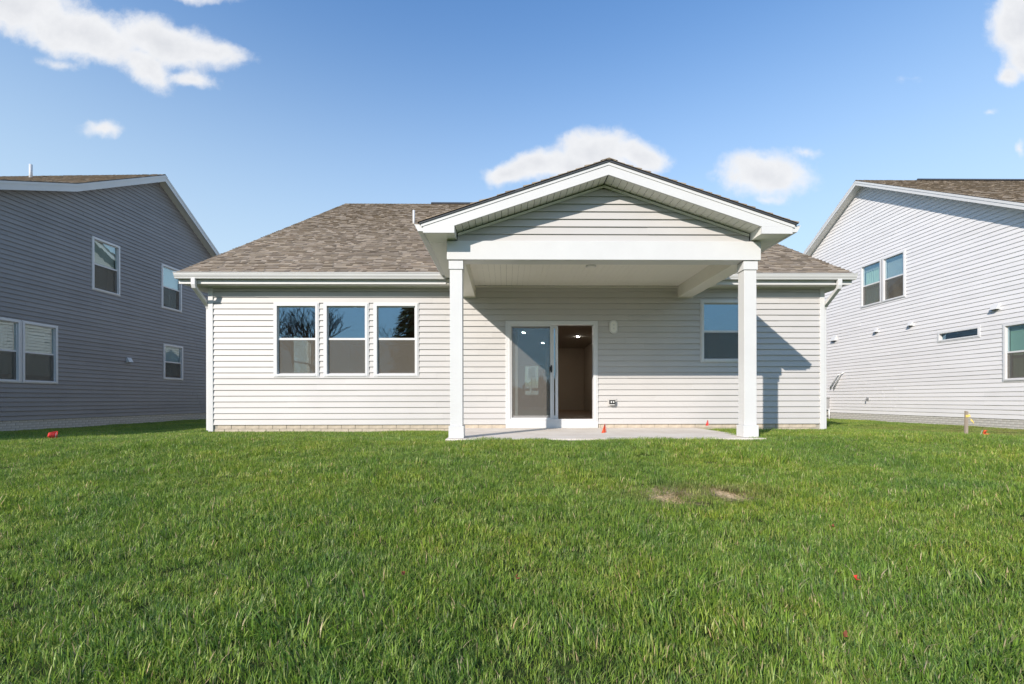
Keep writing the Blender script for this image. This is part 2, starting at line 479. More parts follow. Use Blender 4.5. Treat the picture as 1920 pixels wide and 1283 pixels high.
class MB:
    """collects faces and links them as ONE mesh object"""

    def __init__(self):
        self.v, self.f, self.t, self.sm = [], [], [], []

    def face(self, pts, tint=None, smooth=False):
        i = len(self.v)
        self.v.extend(pts)
        self.f.append(tuple(range(i, i + len(pts))))
        self.t.append(tint)
        self.sm.append(smooth)

    def hexa(self, lo, hi):
        """lo, hi: four points each, counter-clockwise seen from the hi side"""
        i = len(self.v)
        self.v.extend(lo); self.v.extend(hi)
        q = [(3, 2, 1, 0), (4, 5, 6, 7), (0, 1, 5, 4), (1, 2, 6, 5), (2, 3, 7, 6), (3, 0, 4, 7)]
        for a in q:
            self.f.append(tuple(i + k for k in a)); self.t.append(None); self.sm.append(False)

    def box(self, x0, x1, y0, y1, z0, z1):
        self.hexa([(x0, y0, z0), (x1, y0, z0), (x1, y1, z0), (x0, y1, z0)],
                  [(x0, y0, z1), (x1, y0, z1), (x1, y1, z1), (x0, y1, z1)])

    def prism(self, prof, a, b, fn):
        """closed 2-D profile swept from a to b; fn(p, q, s) gives the point"""
        n = len(prof)
        i = len(self.v)
        for s in (a, b):
            self.v.extend(fn(p, q, s) for p, q in prof)
        for k in range(n):
            k2 = (k + 1) % n
            self.f.append((i + k, i + k2, i + n + k2, i + n + k)); self.t.append(None); self.sm.append(False)
        self.f.append(tuple(i + k for k in range(n))[::-1]); self.t.append(None); self.sm.append(False)
        self.f.append(tuple(i + n + k for k in range(n))); self.t.append(None); self.sm.append(False)

    def tube(self, path, r, n=8, r1=None):
        pts = [Vector(p) for p in path]
        i0 = len(self.v)
        up = Vector((0, 0, 1))
        for k, p in enumerate(pts):
            d = (pts[min(k + 1, len(pts) - 1)] - pts[max(k - 1, 0)]).normalized()
            a = d.cross(up if abs(d.z) < 0.9 else Vector((1, 0, 0))).normalized()
            b = a.cross(d)
            rr = r if r1 is None else r + (r1 - r) * k / (len(pts) - 1)
            for j in range(n):
                t = 2 * math.pi * j / n
                self.v.append(tuple(p + (a * math.cos(t) + b * math.sin(t)) * rr))
        for k in range(len(pts) - 1):
            for j in range(n):
                j2 = (j + 1) % n
                self.f.append((i0 + k * n + j, i0 + k * n + j2, i0 + (k + 1) * n + j2, i0 + (k + 1) * n + j)); self.t.append(None); self.sm.append(True)
        self.f.append(tuple(i0 + j for j in range(n))[::-1]); self.t.append(None); self.sm.append(False)
        e = i0 + (len(pts) - 1) * n
        self.f.append(tuple(e + j for j in range(n))); self.t.append(None); self.sm.append(False)

    def sweep(self, path, rx, rz):
        """rectangular pipe along a path lying in a plane of constant x (a downspout)"""
        pts = [Vector(p) for p in path]
        i0 = len(self.v)
        for k, p in enumerate(pts):
            d0 = (pts[k] - pts[k - 1]).normalized() if k else (pts[1] - pts[0]).normalized()
            d1 = (pts[k + 1] - pts[k]).normalized() if k < len(pts) - 1 else d0
            d = (d0 + d1).normalized()
            a = Vector((1, 0, 0))
            b = a.cross(d).normalized() / max(0.5, d.dot(d1))
            for sa, sb in ((-1, -1), (1, -1), (1, 1), (-1, 1)):
                self.v.append(tuple(p + a * sa * rx + b * sb * rz))
        for k in range(len(pts) - 1):
            for j in range(4):
                j2 = (j + 1) % 4
                self.f.append((i0 + k * 4 + j, i0 + k * 4 + j2, i0 + k * 4 + 4 + j2, i0 + k * 4 + 4 + j)); self.t.append(None); self.sm.append(False)
        self.f.append((i0 + 3, i0 + 2, i0 + 1, i0)); self.t.append(None); self.sm.append(False)
        e = i0 + 4 * (len(pts) - 1)
        self.f.append((e, e + 1, e + 2, e + 3)); self.t.append(None); self.sm.append(False)

    def mesh(self, name, mat):
        me = bpy.data.meshes.new(name)
        me.from_pydata([tuple(p) for p in self.v], [], self.f)
        if any(t is not None for t in self.t):
            ca = me.color_attributes.new('tint', 'FLOAT_COLOR', 'CORNER')
            data = np.ones((len(me.loops), 4), np.float32)
            li = 0
            for f, t in zip(self.f, self.t):
                if t is not None:
                    data[li:li + len(f), :3] = t
                li += len(f)
            ca.data.foreach_set('color', data.ravel())
        if any(self.sm):
            me.polygons.foreach_set('use_smooth', self.sm)
        if mat is not None:
            me.materials.append(mat)
        me.update()
        return me

    def build(self, name, mat, parent=None, loc=None, rotz=0.0, bevel=0.0):
        o = link(name, self.mesh(name, mat), parent, loc, rotz)
        if bevel:
            md = o.modifiers.new('bevel', 'BEVEL')
            md.width = bevel; md.segments = 2; md.limit_method = 'ANGLE'
        return o


def link(name, data, parent=None, loc=None, rotz=0.0):
    o = bpy.data.objects.new(name, data)
    COL.objects.link(o)
    if parent is not None:
        o.parent = parent
    if loc is not None:
        o.location = loc
    if rotz:
        o.rotation_euler = (0, 0, rotz)
    return o


def empty(name, loc, rotz=0.0):
    o = bpy.data.objects.new(name, None)
    o.empty_display_size = 0.3
    COL.objects.link(o)
    o.location = loc
    o.rotation_euler = (0, 0, rotz)
    return o


def tag(o, label=None, cat=None, group=None, kind=None):
    if label: o['label'] = label
    if cat: o['category'] = cat
    if group: o['group'] = group
    if kind: o['kind'] = kind
    return o


def box(name, mat, parent, x0, x1, y0, y1, z0, z1, bevel=0.0):
    b = MB(); b.box(x0, x1, y0, y1, z0, z1)
    return b.build(name, mat, parent, bevel=bevel)


# ------------------------------------------------------------------ walls with openings and clapboards


def bands(xl, xr, holes, z0, z1, kinks=()):
    """trapezoids (za, zb, left a, right a, left b, right b) of a wall between z0 and z1 less its holes"""
    cuts = sorted({z0, z1, *[z for h in holes for z in (h[2], h[3]) if z0 < z < z1], *[k for k in kinks if z0 < k < z1]})
    out = []
    for za, zb in zip(cuts, cuts[1:]):
        if zb - za < 1e-4:
            continue
        la, ra, lb, rb = xl(za), xr(za), xl(zb), xr(zb)
        if ra - la < 1e-3:
            continue
        zm = (za + zb) / 2
        hs = sorted([(h[0], h[1]) for h in holes if h[2] < zm < h[3]])
        cur_a, cur_b = la, lb
        for h0, h1 in hs:
            if h0 > max(cur_a, cur_b) + 1e-4:
                out.append((za, zb, cur_a, h0, cur_b, h0))
            cur_a = cur_b = max(h1, cur_a)
        if ra > cur_a + 1e-4:
            out.append((za, zb, cur_a, ra, cur_b, max(rb, cur_b)))
    return out


def make_wall(root, name, loc, rotz, xl, xr, z0, z1, holes, mat, bmat, kinks=(), expo=0.127, seg=3.8, thick=0.12, clap0=None, seed=1, lip=0.025):
    """sheathing (one mesh) with clapboard courses as its pieces; outward is -y"""
    rr = random.Random(seed)
    b = MB()
    for (za, zb, la, ra, lb, rb) in bands(xl, xr, holes, z0, z1, kinks):
        b.hexa([(la, 0, za), (ra, 0, za), (ra, thick, za), (la, thick, za)], [(lb, 0, zb), (rb, 0, zb), (rb, thick, zb), (lb, thick, zb)])
    w = b.build(name, bmat, root, loc, rotz)
    zc = z0 if clap0 is None else clap0
    k = 0
    while zc < z1 - 0.01:
        zt = min(zc + expo, z1)
        pcs = bands(xl, xr, holes, zc, zt, kinks)
        xs0 = min(p[2] for p in pcs) if pcs else 0
        xs1 = max(p[3] for p in pcs) if pcs else 0
        # vinyl lengths: staggered joints
        joints = []
        x = xs0 + seg * (0.25 + 0.6 * rr.random())
        while x < xs1 - 0.6:
            joints.append(x); x += seg * (0.85 + 0.3 * rr.random())
        lims = [xs0 - 9] + joints + [xs1 + 9]
        for si, (sa, sb) in enumerate(zip(lims, lims[1:])):
            ex = 0.0028 * (si % 2) + 0.0012 * rr.random()

            def oy(z):
                t = (z - zc) / expo
                return -(0.004 + lip * max(0.0, 1 - t) ** 0.75 + ex)
            groups = []                      # pieces that touch make one board
            for (za, zb, la, ra, lb, rb) in pcs:
                a0, a1, b0, b1 = max(la, sa), min(ra, sb), max(lb, sa), min(rb, sb)
                if a1 - a0 < 2e-3 and b1 - b0 < 2e-3:
                    continue
                a1, b1 = max(a1, a0), max(b1, b0)
                pc = (za, zb, a0, a1, b0, b1)
                hit = [g for g in groups if any(min(q[3], a1) - max(q[2], a0) > 1e-3 and (abs(q[0] - zb) < 1e-6 or abs(q[1] - za) < 1e-6) for q in g)]
                new = [pc]
                for g in hit:
                    new += g; groups.remove(g)
                groups.append(new)
            for g in groups:
                m = MB()
                for (za, zb, a0, a1, b0, b1) in g:
                    ya, yb = oy(za), oy(zb)
                    if b1 - b0 < 1e-4:
                        m.face([(a0, ya, za), (a1, ya, za), (b0, yb, zb)])
                    else:
                        m.face([(a0, ya, za), (a1, ya, za), (b1, yb, zb), (b0, yb, zb)])
                    m.face([(a0, 0.0, za), (a1, 0.0, za), (a1, ya, za), (a0, ya, za)])      # the drip lip
                    m.face([(a0, 0.0, za), (a0, ya, za), (b0, yb, zb), (b0, 0.0, zb)])
                    if b1 - b0 > 1e-4:
                        m.face([(a1, 0.0, za), (b1, 0.0, zb), (b1, yb, zb), (a1, ya, za)])
                m.build('siding_course', mat, w)
        zc = zt
        k += 1
    return w


def add_bricks(root, name, loc, rotz, x0, x1, z0, z1, brick_mat, bl=0.215, bh=0.062, gap=0.011, visible=None):
    """foundation strip: mortar core with single bricks as its pieces"""
    b = MB(); b.box(x0, x1, 0.006, 0.12, z0, z1)
    f = b.build(name, M['mortar'], root, loc, rotz)
    protos = []
    for i in range(5):
        g = MB()
        r = random.Random(i)
        d = 0.004 * r.random()
        g.box(0, bl - gap, -d, 0.05, 0, bh)
        protos.append(g.mesh('brick', brick_mat))
    v0, v1 = visible or (x0, x1)
    z = z1 - bh
    row = 0
    while z > z0 - bh * 0.5:
        x = max(x0, v0) + (0 if row % 2 else -bl / 2)
        while x < min(x1, v1) - bl:
            if x >= x0:
                link('brick', protos[rnd.randrange(5)], f, (x, 0, z))
            x += bl
        z -= bh + gap
        row += 1
    return f


# ------------------------------------------------------------------ windows


def sash_window(root, x0, x1, z0, z1, y, loc=None, rotz=0.0, frame=0.055, screen=True, glass='glass', proud=0.046, room=0.6, cover=None,
                mid=None, room_box=True, name='window'):
    """double-hung vinyl window in a wall whose face is at y, outward -y; returns the frame mesh"""
    P = lambda o: o
    holder = root
    f = MB()
    yo, yi = y - proud, y + 0.09
    fr = frame
    # stepped outer frame
    for (a, b, c, d) in ((x0, x0 + fr, z0, z1), (x1 - fr, x1, z0, z1)):
        f.box(a, b, yo, yi, c, d)
    f.box(x0 + fr, x1 - fr, yo, yi, z1 - fr, z1)
    f.box(x0 + fr, x1 - fr, yo - 0.006, yi, z0, z0 + fr * 0.85)
    # outer flange that hides the ends of the clapboards
    fl = 0.022
    for (a, b, c, d) in ((x0 - fl, x0, z0 - fl, z1 + fl), (x1, x1 + fl, z0 - fl, z1 + fl), (x0, x1, z1, z1 + fl), (x0, x1, z0 - fl, z0)):
        f.box(a, b, y - 0.036, y + 0.05, c, d)
    w = f.build(name, M['vinyl'], holder, loc, rotz, bevel=0.003)
    zm = (z0 + z1) / 2 if mid is None else mid
    ix0, ix1 = x0 + fr, x1 - fr
    s = 0.034
    up = MB()
    zt = z1 - fr
    up.box(ix0, ix1, y + 0.004, y + 0.034, zm - 0.022, zm + 0.024)
    up.box(ix0, ix1, y + 0.004, y + 0.034, zt - s * 0.7, zt)
    up.box(ix0, ix0 + s * 0.6, y + 0.004, y + 0.034, zm + 0.024, zt - s * 0.7)
    up.box(ix1 - s * 0.6, ix1, y + 0.004, y + 0.034, zm + 0.024, zt - s * 0.7)
    up.build('upper_sash', M['vinyl'], w, bevel=0.002)
    lo = MB()
    zb = z0 + fr * 0.85
    lo.box(ix0, ix1, y + 0.040, y + 0.068, zb, zb + s)
    lo.box(ix0, ix1, y + 0.040, y + 0.068, zm - 0.02, zm + 0.02)
    lo.box(ix0, ix0 + s, y + 0.040, y + 0.068, zb + s, zm - 0.02)
    lo.box(ix1 - s, ix1, y + 0.040, y + 0.068, zb + s, zm - 0.02)
    lo.build('lower_sash', M['vinyl'], w, bevel=0.002)
    g = MB(); g.box(ix0 + s * .6, ix1 - s * .6, y + 0.016, y + 0.021, zm + 0.024, zt - s * .7)
    g.build('pane', M[glass], w)
    g = MB(); g.box(ix0 + s, ix1 - s, y + 0.052, y + 0.057, zb + s, zm - 0.02)
    g.build('pane', M[glass], w)
    if screen:
        sc = MB()
        t = 0.014
        sc.box(ix0 + 0.002, ix1 - 0.002, y + 0.010, y + 0.0108, zb + t, zm - 0.024)
        sc.build('insect_screen', M['screen'], w)
        sf = MB()
        sf.box(ix0, ix1, y + 0.004, y + 0.016, zb, zb + t)
        sf.box(ix0, ix0 + t, y + 0.004, y + 0.016, zb + t, zm - 0.024)
        sf.box(ix1 - t, ix1, y + 0.004, y + 0.016, zb + t, zm - 0.024)
        sf.build('screen_frame', M['vinyl'], w)
    if room_box:
        # the dim room behind
        rb = MB()
        d0, d1, e = y + 0.125, y + 0.125 + room, 0.35
        rb.face([(x0 - e, d1, z0 - e), (x1 + e, d1, z0 - e), (x1 + e, d1, z1 + e), (x0 - e, d1, z1 + e)])
        for (xa, xb, za, zb_) in ((x0 - e, x0 - e, z0 - e, z1 + e), (x1 + e, x1 + e, z0 - e, z1 + e)):
            rb.face([(xa, d0, za), (xa, d1, za), (xb, d1, zb_), (xb, d0, zb_)])
        rb.face([(x0 - e, d0, z0 - e), (x1 + e, d0, z0 - e), (x1 + e, d1, z0 - e), (x0 - e, d1, z0 - e)])
        rb.face([(x0 - e, d0, z1 + e), (x1 + e, d0, z1 + e), (x1 + e, d1, z1 + e), (x0 - e, d1, z1 + e)])
        rb.build('room', M['inwall'], w)
    if cover:
        cover(w, ix0, ix1, z0 + fr, z1 - fr, y + 0.10)
    return w


def blind_cover(drop=1.0, mat='blind'):
    def go(w, x0, x1, z0, z1, y):
        m = MB()
        z = z1 - 0.05
        m.box(x0, x1, y, y + 0.03, z1 - 0.05, z1)
        zend = z1 - (z1 - z0) * drop
        while z > zend:
            m.hexa([(x0, y + 0.002, z - 0.030), (x1, y + 0.002, z - 0.030), (x1, y + 0.006, z - 0.030), (x0, y + 0.006, z - 0.030)],
                   [(x0, y + 0.016, z - 0.004), (x1, y + 0.016, z - 0.004), (x1, y + 0.020, z - 0.004), (x0, y + 0.020, z - 0.004)])
            z -= 0.038
        m.build('blind', M[mat], w)
    return go


def shade_cover(frac, mat='teal', curtain=False):
    def go(w, x0, x1, z0, z1, y):
        m = MB()
        m.box(x0, x1, y + 0.01, y + 0.014, z1 - (z1 - z0) * frac, z1)
        m.box(x0, x1, y + 0.004, y + 0.022, z1 - (z1 - z0) * frac - 0.02, z1 - (z1 - z0) * frac)
        m.build('roller_shade', M[mat], w)
        if curtain:
            curtain_cover(0.42)(w, x0, x1, z0, z1, y + 0.05)
    return go


def curtain_cover(frac, mat='curtain', right=False):
    def go(w, x0, x1, z0, z1, y):
        m = MB()
        n = 26
        xs = [x0 + (x1 - x0) * frac * i / n for i in range(n + 1)]
        if right:
            xs = [x1 - (x - x0) for x in xs][::-1]
        for i in range(n):
            ya = y + 0.03 + 0.022 * math.sin(i * 1.5); yb = y + 0.03 + 0.022 * math.sin((i + 1) * 1.5)
            m.face([(xs[i], ya, z0), (xs[i + 1], yb, z0), (xs[i + 1], yb, z1), (xs[i], ya, z1)], smooth=True)
        m.build('curtain', M[mat], w)
    return go


# ------------------------------------------------------------------ roofs


SH = [(0.235, 0.190, 0.135), (0.245, 0.200, 0.148), (0.200, 0.162, 0.120), (0.265, 0.215, 0.155), (0.215, 0.180, 0.140), (0.165, 0.132, 0.100), (0.235, 0.185, 0.135), (0.25, 0.208, 0.160)]


def shingle_mesh(o, u, v, n, width, length, seed, expo=0.143, u0=None):
    """laminated shingles on a slope: o = lower corner, u along the eave, v up the slope, n outward; every tab is real"""
    r = random.Random(seed)
    m = MB()
    o, u, v, n = Vector(o), Vector(u).normalized(), Vector(v).normalized(), Vector(n).normalized()
    rows = int(length / expo) + 1
    for k in range(rows):
        va = k * expo
        vb = min(va + expo, length)
        x = -r.random() * 0.2
        while x < width:
            wd = r.choice((0.07, 0.09, 0.12, 0.15, 0.18, 0.22))
            a, b = max(0, x), min(width, x + wd)
            x += wd
            if b - a < 0.01:
                continue
            th = r.choice((0.005, 0.012, 0.016, 0.020))
            va2 = va + r.uniform(-0.004, 0.004) if k else va
            c = (Vector(r.choice(SH)) * 0.72 + Vector((0.226, 0.184, 0.137)) * 0.28) * r.uniform(0.88, 1.12) * 1.36
            c = tuple(c)
            lo = 0.004
            p = lambda uu, vv, hh: tuple(o + u * uu + v * vv + n * hh)
            m.face([p(a, va2, th + lo), p(b, va2, th + lo), p(b, vb, lo + 0.0), p(a, vb, lo + 0.0)], c)
            m.face([p(a, va2, -0.006), p(b, va2, -0.006), p(b, va2, th + lo), p(a, va2, th + lo)], tuple(q * 0.45 for q in c))
            m.face([p(a, vb, 0), p(a, va2, 0), p(a, va2, th + lo), p(a, vb, lo)], c)
            m.face([p(b, va2, 0), p(b, vb, 0), p(b, vb, lo), p(b, va2, th + lo)], c)
    return m


def ridge_caps(m, a, b, s1, s2, seed=3):
    """bent cap shingles along a ridge from a to b; s1, s2 point down the two slopes"""
    r = random.Random(seed)
    a, b = Vector(a), Vector(b)
    L = (b - a).length
    d = (b - a).normalized()
    x = 0.0
    while x < L:
        e = min(x + 0.16, L)
        c = tuple(Vector(r.choice(SH)) * r.uniform(0.65, 0.9))
        up = Vector((0, 0, 0.028))
        p0, p1 = a + d * x + up, a + d * e + up * 0.6
        for s in (s1, s2):
            s = Vector(s).normalized() * 0.14
            m.face([tuple(p0), tuple(p1), tuple(p1 + s), tuple(p0 + s)], c)
            q = Vector((0, 0, -0.02))
            m.face([tuple(p0 + s), tuple(p1 + s), tuple(p1 + s + q), tuple(p0 + s + q)], c)
        m.face([tuple(p0), tuple(p0 + Vector(s1).normalized() * .14), tuple(p0 + Vector((0, 0, -.03))), tuple(p0 + Vector(s2).normalized() * .14)], c)
        x = e


GUT = [(0, 0), (0, -0.122), (0.075, -0.122), (0.082, -0.106), (0.082, -0.100), (0.100, -0.070), (0.112, -0.040), (0.112, -0.024), (0.122, -0.018), (0.128, -0.010), (0.128, 0.0)]
GUT = [(p * 1.0, q) for p, q in GUT]


def strips(parent, name, mat, count, place, size):
    """alike narrow panels sharing one mesh: size (dx, dy, dz)"""
    g = MB(); g.box(0, size[0], 0, size[1], 0, size[2])
    me = g.mesh(name, mat)
    for i in range(count):
        link(name, me, parent, place(i))


# ================================================================== THE GROUND


def gz(x, y):
    t = (y - 1.2) / 6.0
    t = 0.0 if t < 0 else (1.0 if t > 1 else t)
    t = t * 0.75 + 0.25 * t * t * (3 - 2 * t)
    z = -0.56 + 0.535 * t
    if y > 7.2:
        z -= 0.024 * min(y - 7.2, 5)
    if y < 1.2:
        z -= 0.03 * min(1.2 - y, 12)
    z += 0.012 * math.sin(x * 1.1 + 0.4) * math.sin(y * 0.9 + 1.0) + 0.008 * math.sin(x * 2.7 + y * 1.9)
    for cx, cy, hh in ((1.55, 4.38, .032), (2.12, 4.42, .026)):
        d2 = ((x - cx) / .2) ** 2 + ((y - cy) / .22) ** 2
        if d2 < 6:
            z += hh * math.exp(-d2)
    z -= 0.07 * min(max((abs(x - 0.3) - 7.2) / 3, 0), 1) * min(max((y - 6) / 4, 0), 1)
    if x > 4.15 and y > 7.4 and x < 8:
        z += 0.03
    return z


def build_ground():
    xs = sorted(set([-400, -200, -100, -60, -40] + [i * 0.5 for i in range(-60, 61)] + [1.2 + .06 * i for i in range(22)] + [40, 60, 100, 200, 400]))
    ys = sorted(set([-400, -200, -100, -60, -40, -30, -20, -14, -10] + [i * 0.3 for i in range(-20, 90)] + [4.05 + .05 * i for i in range(15)] + [30, 36, 45, 60, 100, 200, 400]))
    v = [(x, y, gz(x, y)) for y in ys for x in xs]
    nx = len(xs)
    f = [(j * nx + i, j * nx + i + 1, (j + 1) * nx + i + 1, (j + 1) * nx + i) for j in range(len(ys) - 1) for i in range(nx - 1)]
    me = bpy.data.meshes.new('ground')
    me.from_pydata(v, [], f)
    me.polygons.foreach_set('use_smooth', [True] * len(f))
    me.materials.append(M['ground'])
    o = link('ground', me)
    tag(o, 'grassy back lawn sloping gently up to the house', 'lawn', kind='structure')


build_ground()

# ================================================================== THE HOUSE IN THE MIDDLE
YW = 10.35                     # back wall
XL, XR = -6.47, 7.055          # side walls
YF = 30.3                      # street side
PITCH = 0.556
EAVE_Y, EAVE_Z = 10.0, 3.335   # roof edge
RIDGE_Y = 20.345
RIDGE_Z = EAVE_Z + PITCH * (RIDGE_Y - EAVE_Y)
YP = 7.61                      # porch front
PCX = 1.60                     # porch centre line

house = empty('house', (0, YW, 0))
tag(house, 'single-storey house with pale beige clapboard siding and a covered gabled porch', 'house')
house.location = (0, 0, 0)

WINS = [(-5.05, -4.105, 1.145, 2.735), (-3.965, -3.02, 1.145, 2.735), (-2.875, -1.93, 1.145, 2.735)]
RWIN = (4.325, 5.30, 1.465, 2.81)
DOOR = (0.03, 1.99, 0.0, 2.33)
SIDEWIN = (14.1, 15.5, 0.95, 2.65)


def main_walls():
    holes = [(a + 0.004, b - 0.004, c + 0.004, d - 0.004) for a, b, c, d in WINS + [RWIN]] + [(DOOR[0] + 0.02, DOOR[1] - 0.02, -0.2, DOOR[3] - 0.02)]
    back = make_wall(house, 'back_wall', (0, YW, 0), 0, lambda z: XL + 0.05, lambda z: XR - 0.05, 0.083, 3.13, holes, M['siding'], M['siding'], seed=3)
    # side walls rise into gables
    def gab(z):
        return max(0.0, (z - EAVE_Z + 0.12) / PITCH)
    zt = RIDGE_Z - 0.25
    kn = (EAVE_Z - 0.12,)
    # left: outward -x.  local x runs towards the camera (-Y)
    a0, a1 = -YF, -YW
    h = [(-SIDEWIN[1], -SIDEWIN[0], SIDEWIN[2], SIDEWIN[3])]
    xl = lambda z: a0 + 0.05 + gab(z)
    xr = lambda z: a1 - 0.05 - gab(z)
    make_wall(house, 'left_gable_wall', (XL, 0, 0), R(-90), xl, xr, 0.083, zt, h, M['siding'], M['siding'], kn, seg=5, seed=5)
    # right: outward +x. local x runs away from the camera (+Y)
    make_wall(house, 'right_gable_wall', (XR, 0, 0), R(90), lambda z: YW + 0.05 + gab(z), lambda z: YF - 0.05 - gab(z), 0.083, zt, [], M['siding'], M['siding'], kn, seg=7, seed=6)
    fr = MB()
    fh = [(1.22, 2.12, 0.95, 2.78)]
    for (za, zb, la, ra, lb, rb) in bands(lambda z: XL + .13, lambda z: XR - .13, fh, 0.0, 3.2):
        fr.box(la, ra, YF - 0.12, YF, za, zb)
    fw = fr.build('front_wall', M['inwall'], house)
    g = MB(); g.box(1.22, 2.12, YF - 0.06, YF - 0.054, 0.95, 2.78); g.build('pane', M['glass'], fw)
    g = MB()
    for x in (1.22, 1.65, 2.09):
        g.box(x, x + 0.03, YF - 0.09, YF - 0.02, 0.95, 2.78)
    for z in (1.5, 2.1):
        g.box(1.25, 2.09, YF - 0.085, YF - 0.03, z, z + 0.03)
    g.build('glazing_bar', M['vinyl'], fw)
    # corner posts
    for x0, x1 in ((XL - 0.018, XL + 0.085), (XR - 0.085, XR + 0.018)):
        c = MB()
        c.box(x0, x1, YW - 0.036, YW + 0.085, -0.06, 3.13)
        c.build('corner_post', M['white'], house, bevel=0.004)
    # frieze under the soffit
    for x0, x1 in ((XL + 0.086, -0.952), (4.135, XR - 0.086)):
        box('frieze_channel', M['soffit'], house, x0, x1, YW - 0.040, YW - 0.030, 3.072, 3.098)
    # foundation
    add_bricks(house, 'foundation', (0, YW - 0.002, 0), 0, XL + 0.02, XR - 0.02, -0.35, 0.080, M['brick_beige'], bl=0.30, bh=0.085)
    box('foundation_side', M['mortar'], house, XL + 0.01, XL + 0.11, YW + 0.13, YF, -0.35, 0.080)
    box('foundation_side', M['mortar'], house, XR - 0.11, XR - 0.01, YW + 0.13, YF, -0.35, 0.080)


main_walls()


def main_windows():
    for (a, b, c, d) in WINS:
        sash_window(house, a, b, c, d, YW, room_box=False, mid=1.962)
    sash_window(house, *RWIN, YW, room_box=True, room=2.5, mid=2.128)
    # the side window seen through the first back window
    a, b, c, d = SIDEWIN
    sash_window(house, -b, -a, c, d, 0, loc=(XL, 0, 0), rotz=R(-90), room_box=False, screen=False)


main_windows()


def sliding_door():
    x0, x1, z0, z1 = DOOR
    y = YW
    f = MB()
    fr = 0.062
    f.box(x0, x0 + fr, y - 0.045, y + 0.11, 0.16, z1)
    f.box(x1 - fr, x1, y - 0.045, y + 0.11, 0.16, z1)
    f.box(x0 + fr, x1 - fr, y - 0.045, y + 0.11, z1 - fr, z1)
    f.box(x0 + fr, x1 - fr, y - 0.050, y + 0.11, 0.16, 0.195)
    d = f.build('sliding_door', M['vinyl'], house, bevel=0.003)
    ch = MB()
    for (a, b, c, e) in ((x0 - 0.035, x0 - 0.004, 0.0, z1 + 0.03), (x1 + 0.004, x1 + 0.035, 0.0, z1 + 0.03), (x0 - 0.004, x1 + 0.004, z1 + 0.002, z1 + 0.03)):
        ch.box(a, b, y - 0.040, y + 0.03, c, e)
    ch.build('door_surround', M['vinyl'], d)
    sl = MB(); sl.box(x0 - 0.004, x1 + 0.004, y - 0.044, y + 0.1, 0.002, 0.159)
    sl.build('sill_board', M['white'], d, bevel=0.003)
    xm = 1.005
    ia, ib, za, zb = x0 + fr, x1 - fr, 0.196, z1 - fr - 0.002

    def panel(name, a, b, yy, st, bot=0.075):
        p = MB()
        p.box(a, a + st, yy, yy + 0.036, za, zb)
        p.box(b - st, b, yy, yy + 0.036, za, zb)
        p.box(a + st, b - st, yy, yy + 0.036, zb - st, zb)
        p.box(a + st, b - st, yy, yy + 0.036, za, za + bot)
        o = p.build(name, M['vinyl'], d, bevel=0.002)
        g = MB(); g.box(a + st, b - st, yy + 0.015, yy + 0.021, za + bot, zb - st)
        g.build('pane', M['glass'], d)
        return o
    panel('fixed_panel', ia, xm + 0.06, y + 0.015, 0.055)
    panel('slid_panel', ia + 0.115, xm + 0.155, y + 0.058, 0.06)
    # sliding screen in front of the fixed panel
    sf = MB()
    a, b, t = ia + 0.004, xm + 0.005, 0.03
    yy = y - 0.026
    sf.box(a, a + t, yy, yy + 0.014, za, zb); sf.box(b - t, b, yy, yy + 0.014, za, zb)
    sf.box(a + t, b - t, yy, yy + 0.014, zb - t, zb); sf.box(a + t, b - t, yy, yy + 0.014, za, za + t)
    sf.build('screen_frame', M['vinyl'], d)
    s = MB(); s.box(a + t, b - t, yy + 0.006, yy + 0.0068, za + t, zb - t)
    s.build('insect_screen', M['screen_door'], d)
    h = MB(); h.box(b - t - 0.012, b + 0.012, yy - 0.035, yy - 0.001, 1.25, 1.35); h.box(b - 0.028, b + 0.008, yy - 0.05, yy - 0.036, 1.22, 1.38)
    h.build('handle', M['black'], d, bevel=0.006)
    h2 = MB(); h2.box(xm + 0.115, xm + 0.135, y + 0.03, y + 0.057, 1.15, 1.45)
    h2.build('pull_handle', M['vinyl'], d, bevel=0.006)


sliding_door()


def interior():
    # floor, ceiling, walls of the big room behind the glass
    box('interior_floor', M['infloor'], house, XL + 0.13, XR - 0.13, YW + 0.125, YF - 0.13, 0.10, 0.17)
    box('interior_ceiling', M['inceil'], house, XL + 0.13, XR - 0.13, YW + 0.125, YF - 0.13, 2.86, 2.92)
    for nm, a in (('interior_left_wall', (XL + 0.125, XL + 0.14)), ('interior_right_wall', (3.1, 3.2))):
        pass
    w = MB()
    # lining of the left gable wall round the side window
    for (za, zb, la, ra, lb, rb) in bands(lambda z: YW + 0.13, lambda z: YF - 0.14, [SIDEWIN[:2] + SIDEWIN[2:]], 0.171, 2.859):
        w.box(XL + 0.125, XL + 0.14, la, ra, za, zb)
    w.build('interior_wall', M['inwall'], house)
    box('interior_wall', M['inwall'], house, 3.4, 3.5, YW + 0.13, YF - 0.14, 0.171, 2.859)
    box('interior_wall', M['inwall'], house, 1.72, 3.399, 20.4, 20.5, 0.171, 2.859)
    box('interior_wall', M['inwall'], house, -6.3, 0.45, 19.0, 19.1, 0.171, 2.859)
    box('air_return', M['black'], house, -2.62, -2.30, 18.96, 18.999, 2.35, 2.68)
    lm = MB()
    lm.prism([(0.036 * math.cos(t * math.pi / 8), 0.036 * math.sin(t * math.pi / 8)) for t in range(16)], -0.012, 0, lambda p, q, s: (p, q, s))
    me = lm.mesh('recessed_light', M['lamp'])
    for p in ((0.62, 13.0), (0.60, 15.6), (1.45, 18.4), (2.55, 16.6), (2.6, 12.3)):
        link('recessed_light', me, house, (p[0], p[1], 2.859))


interior()


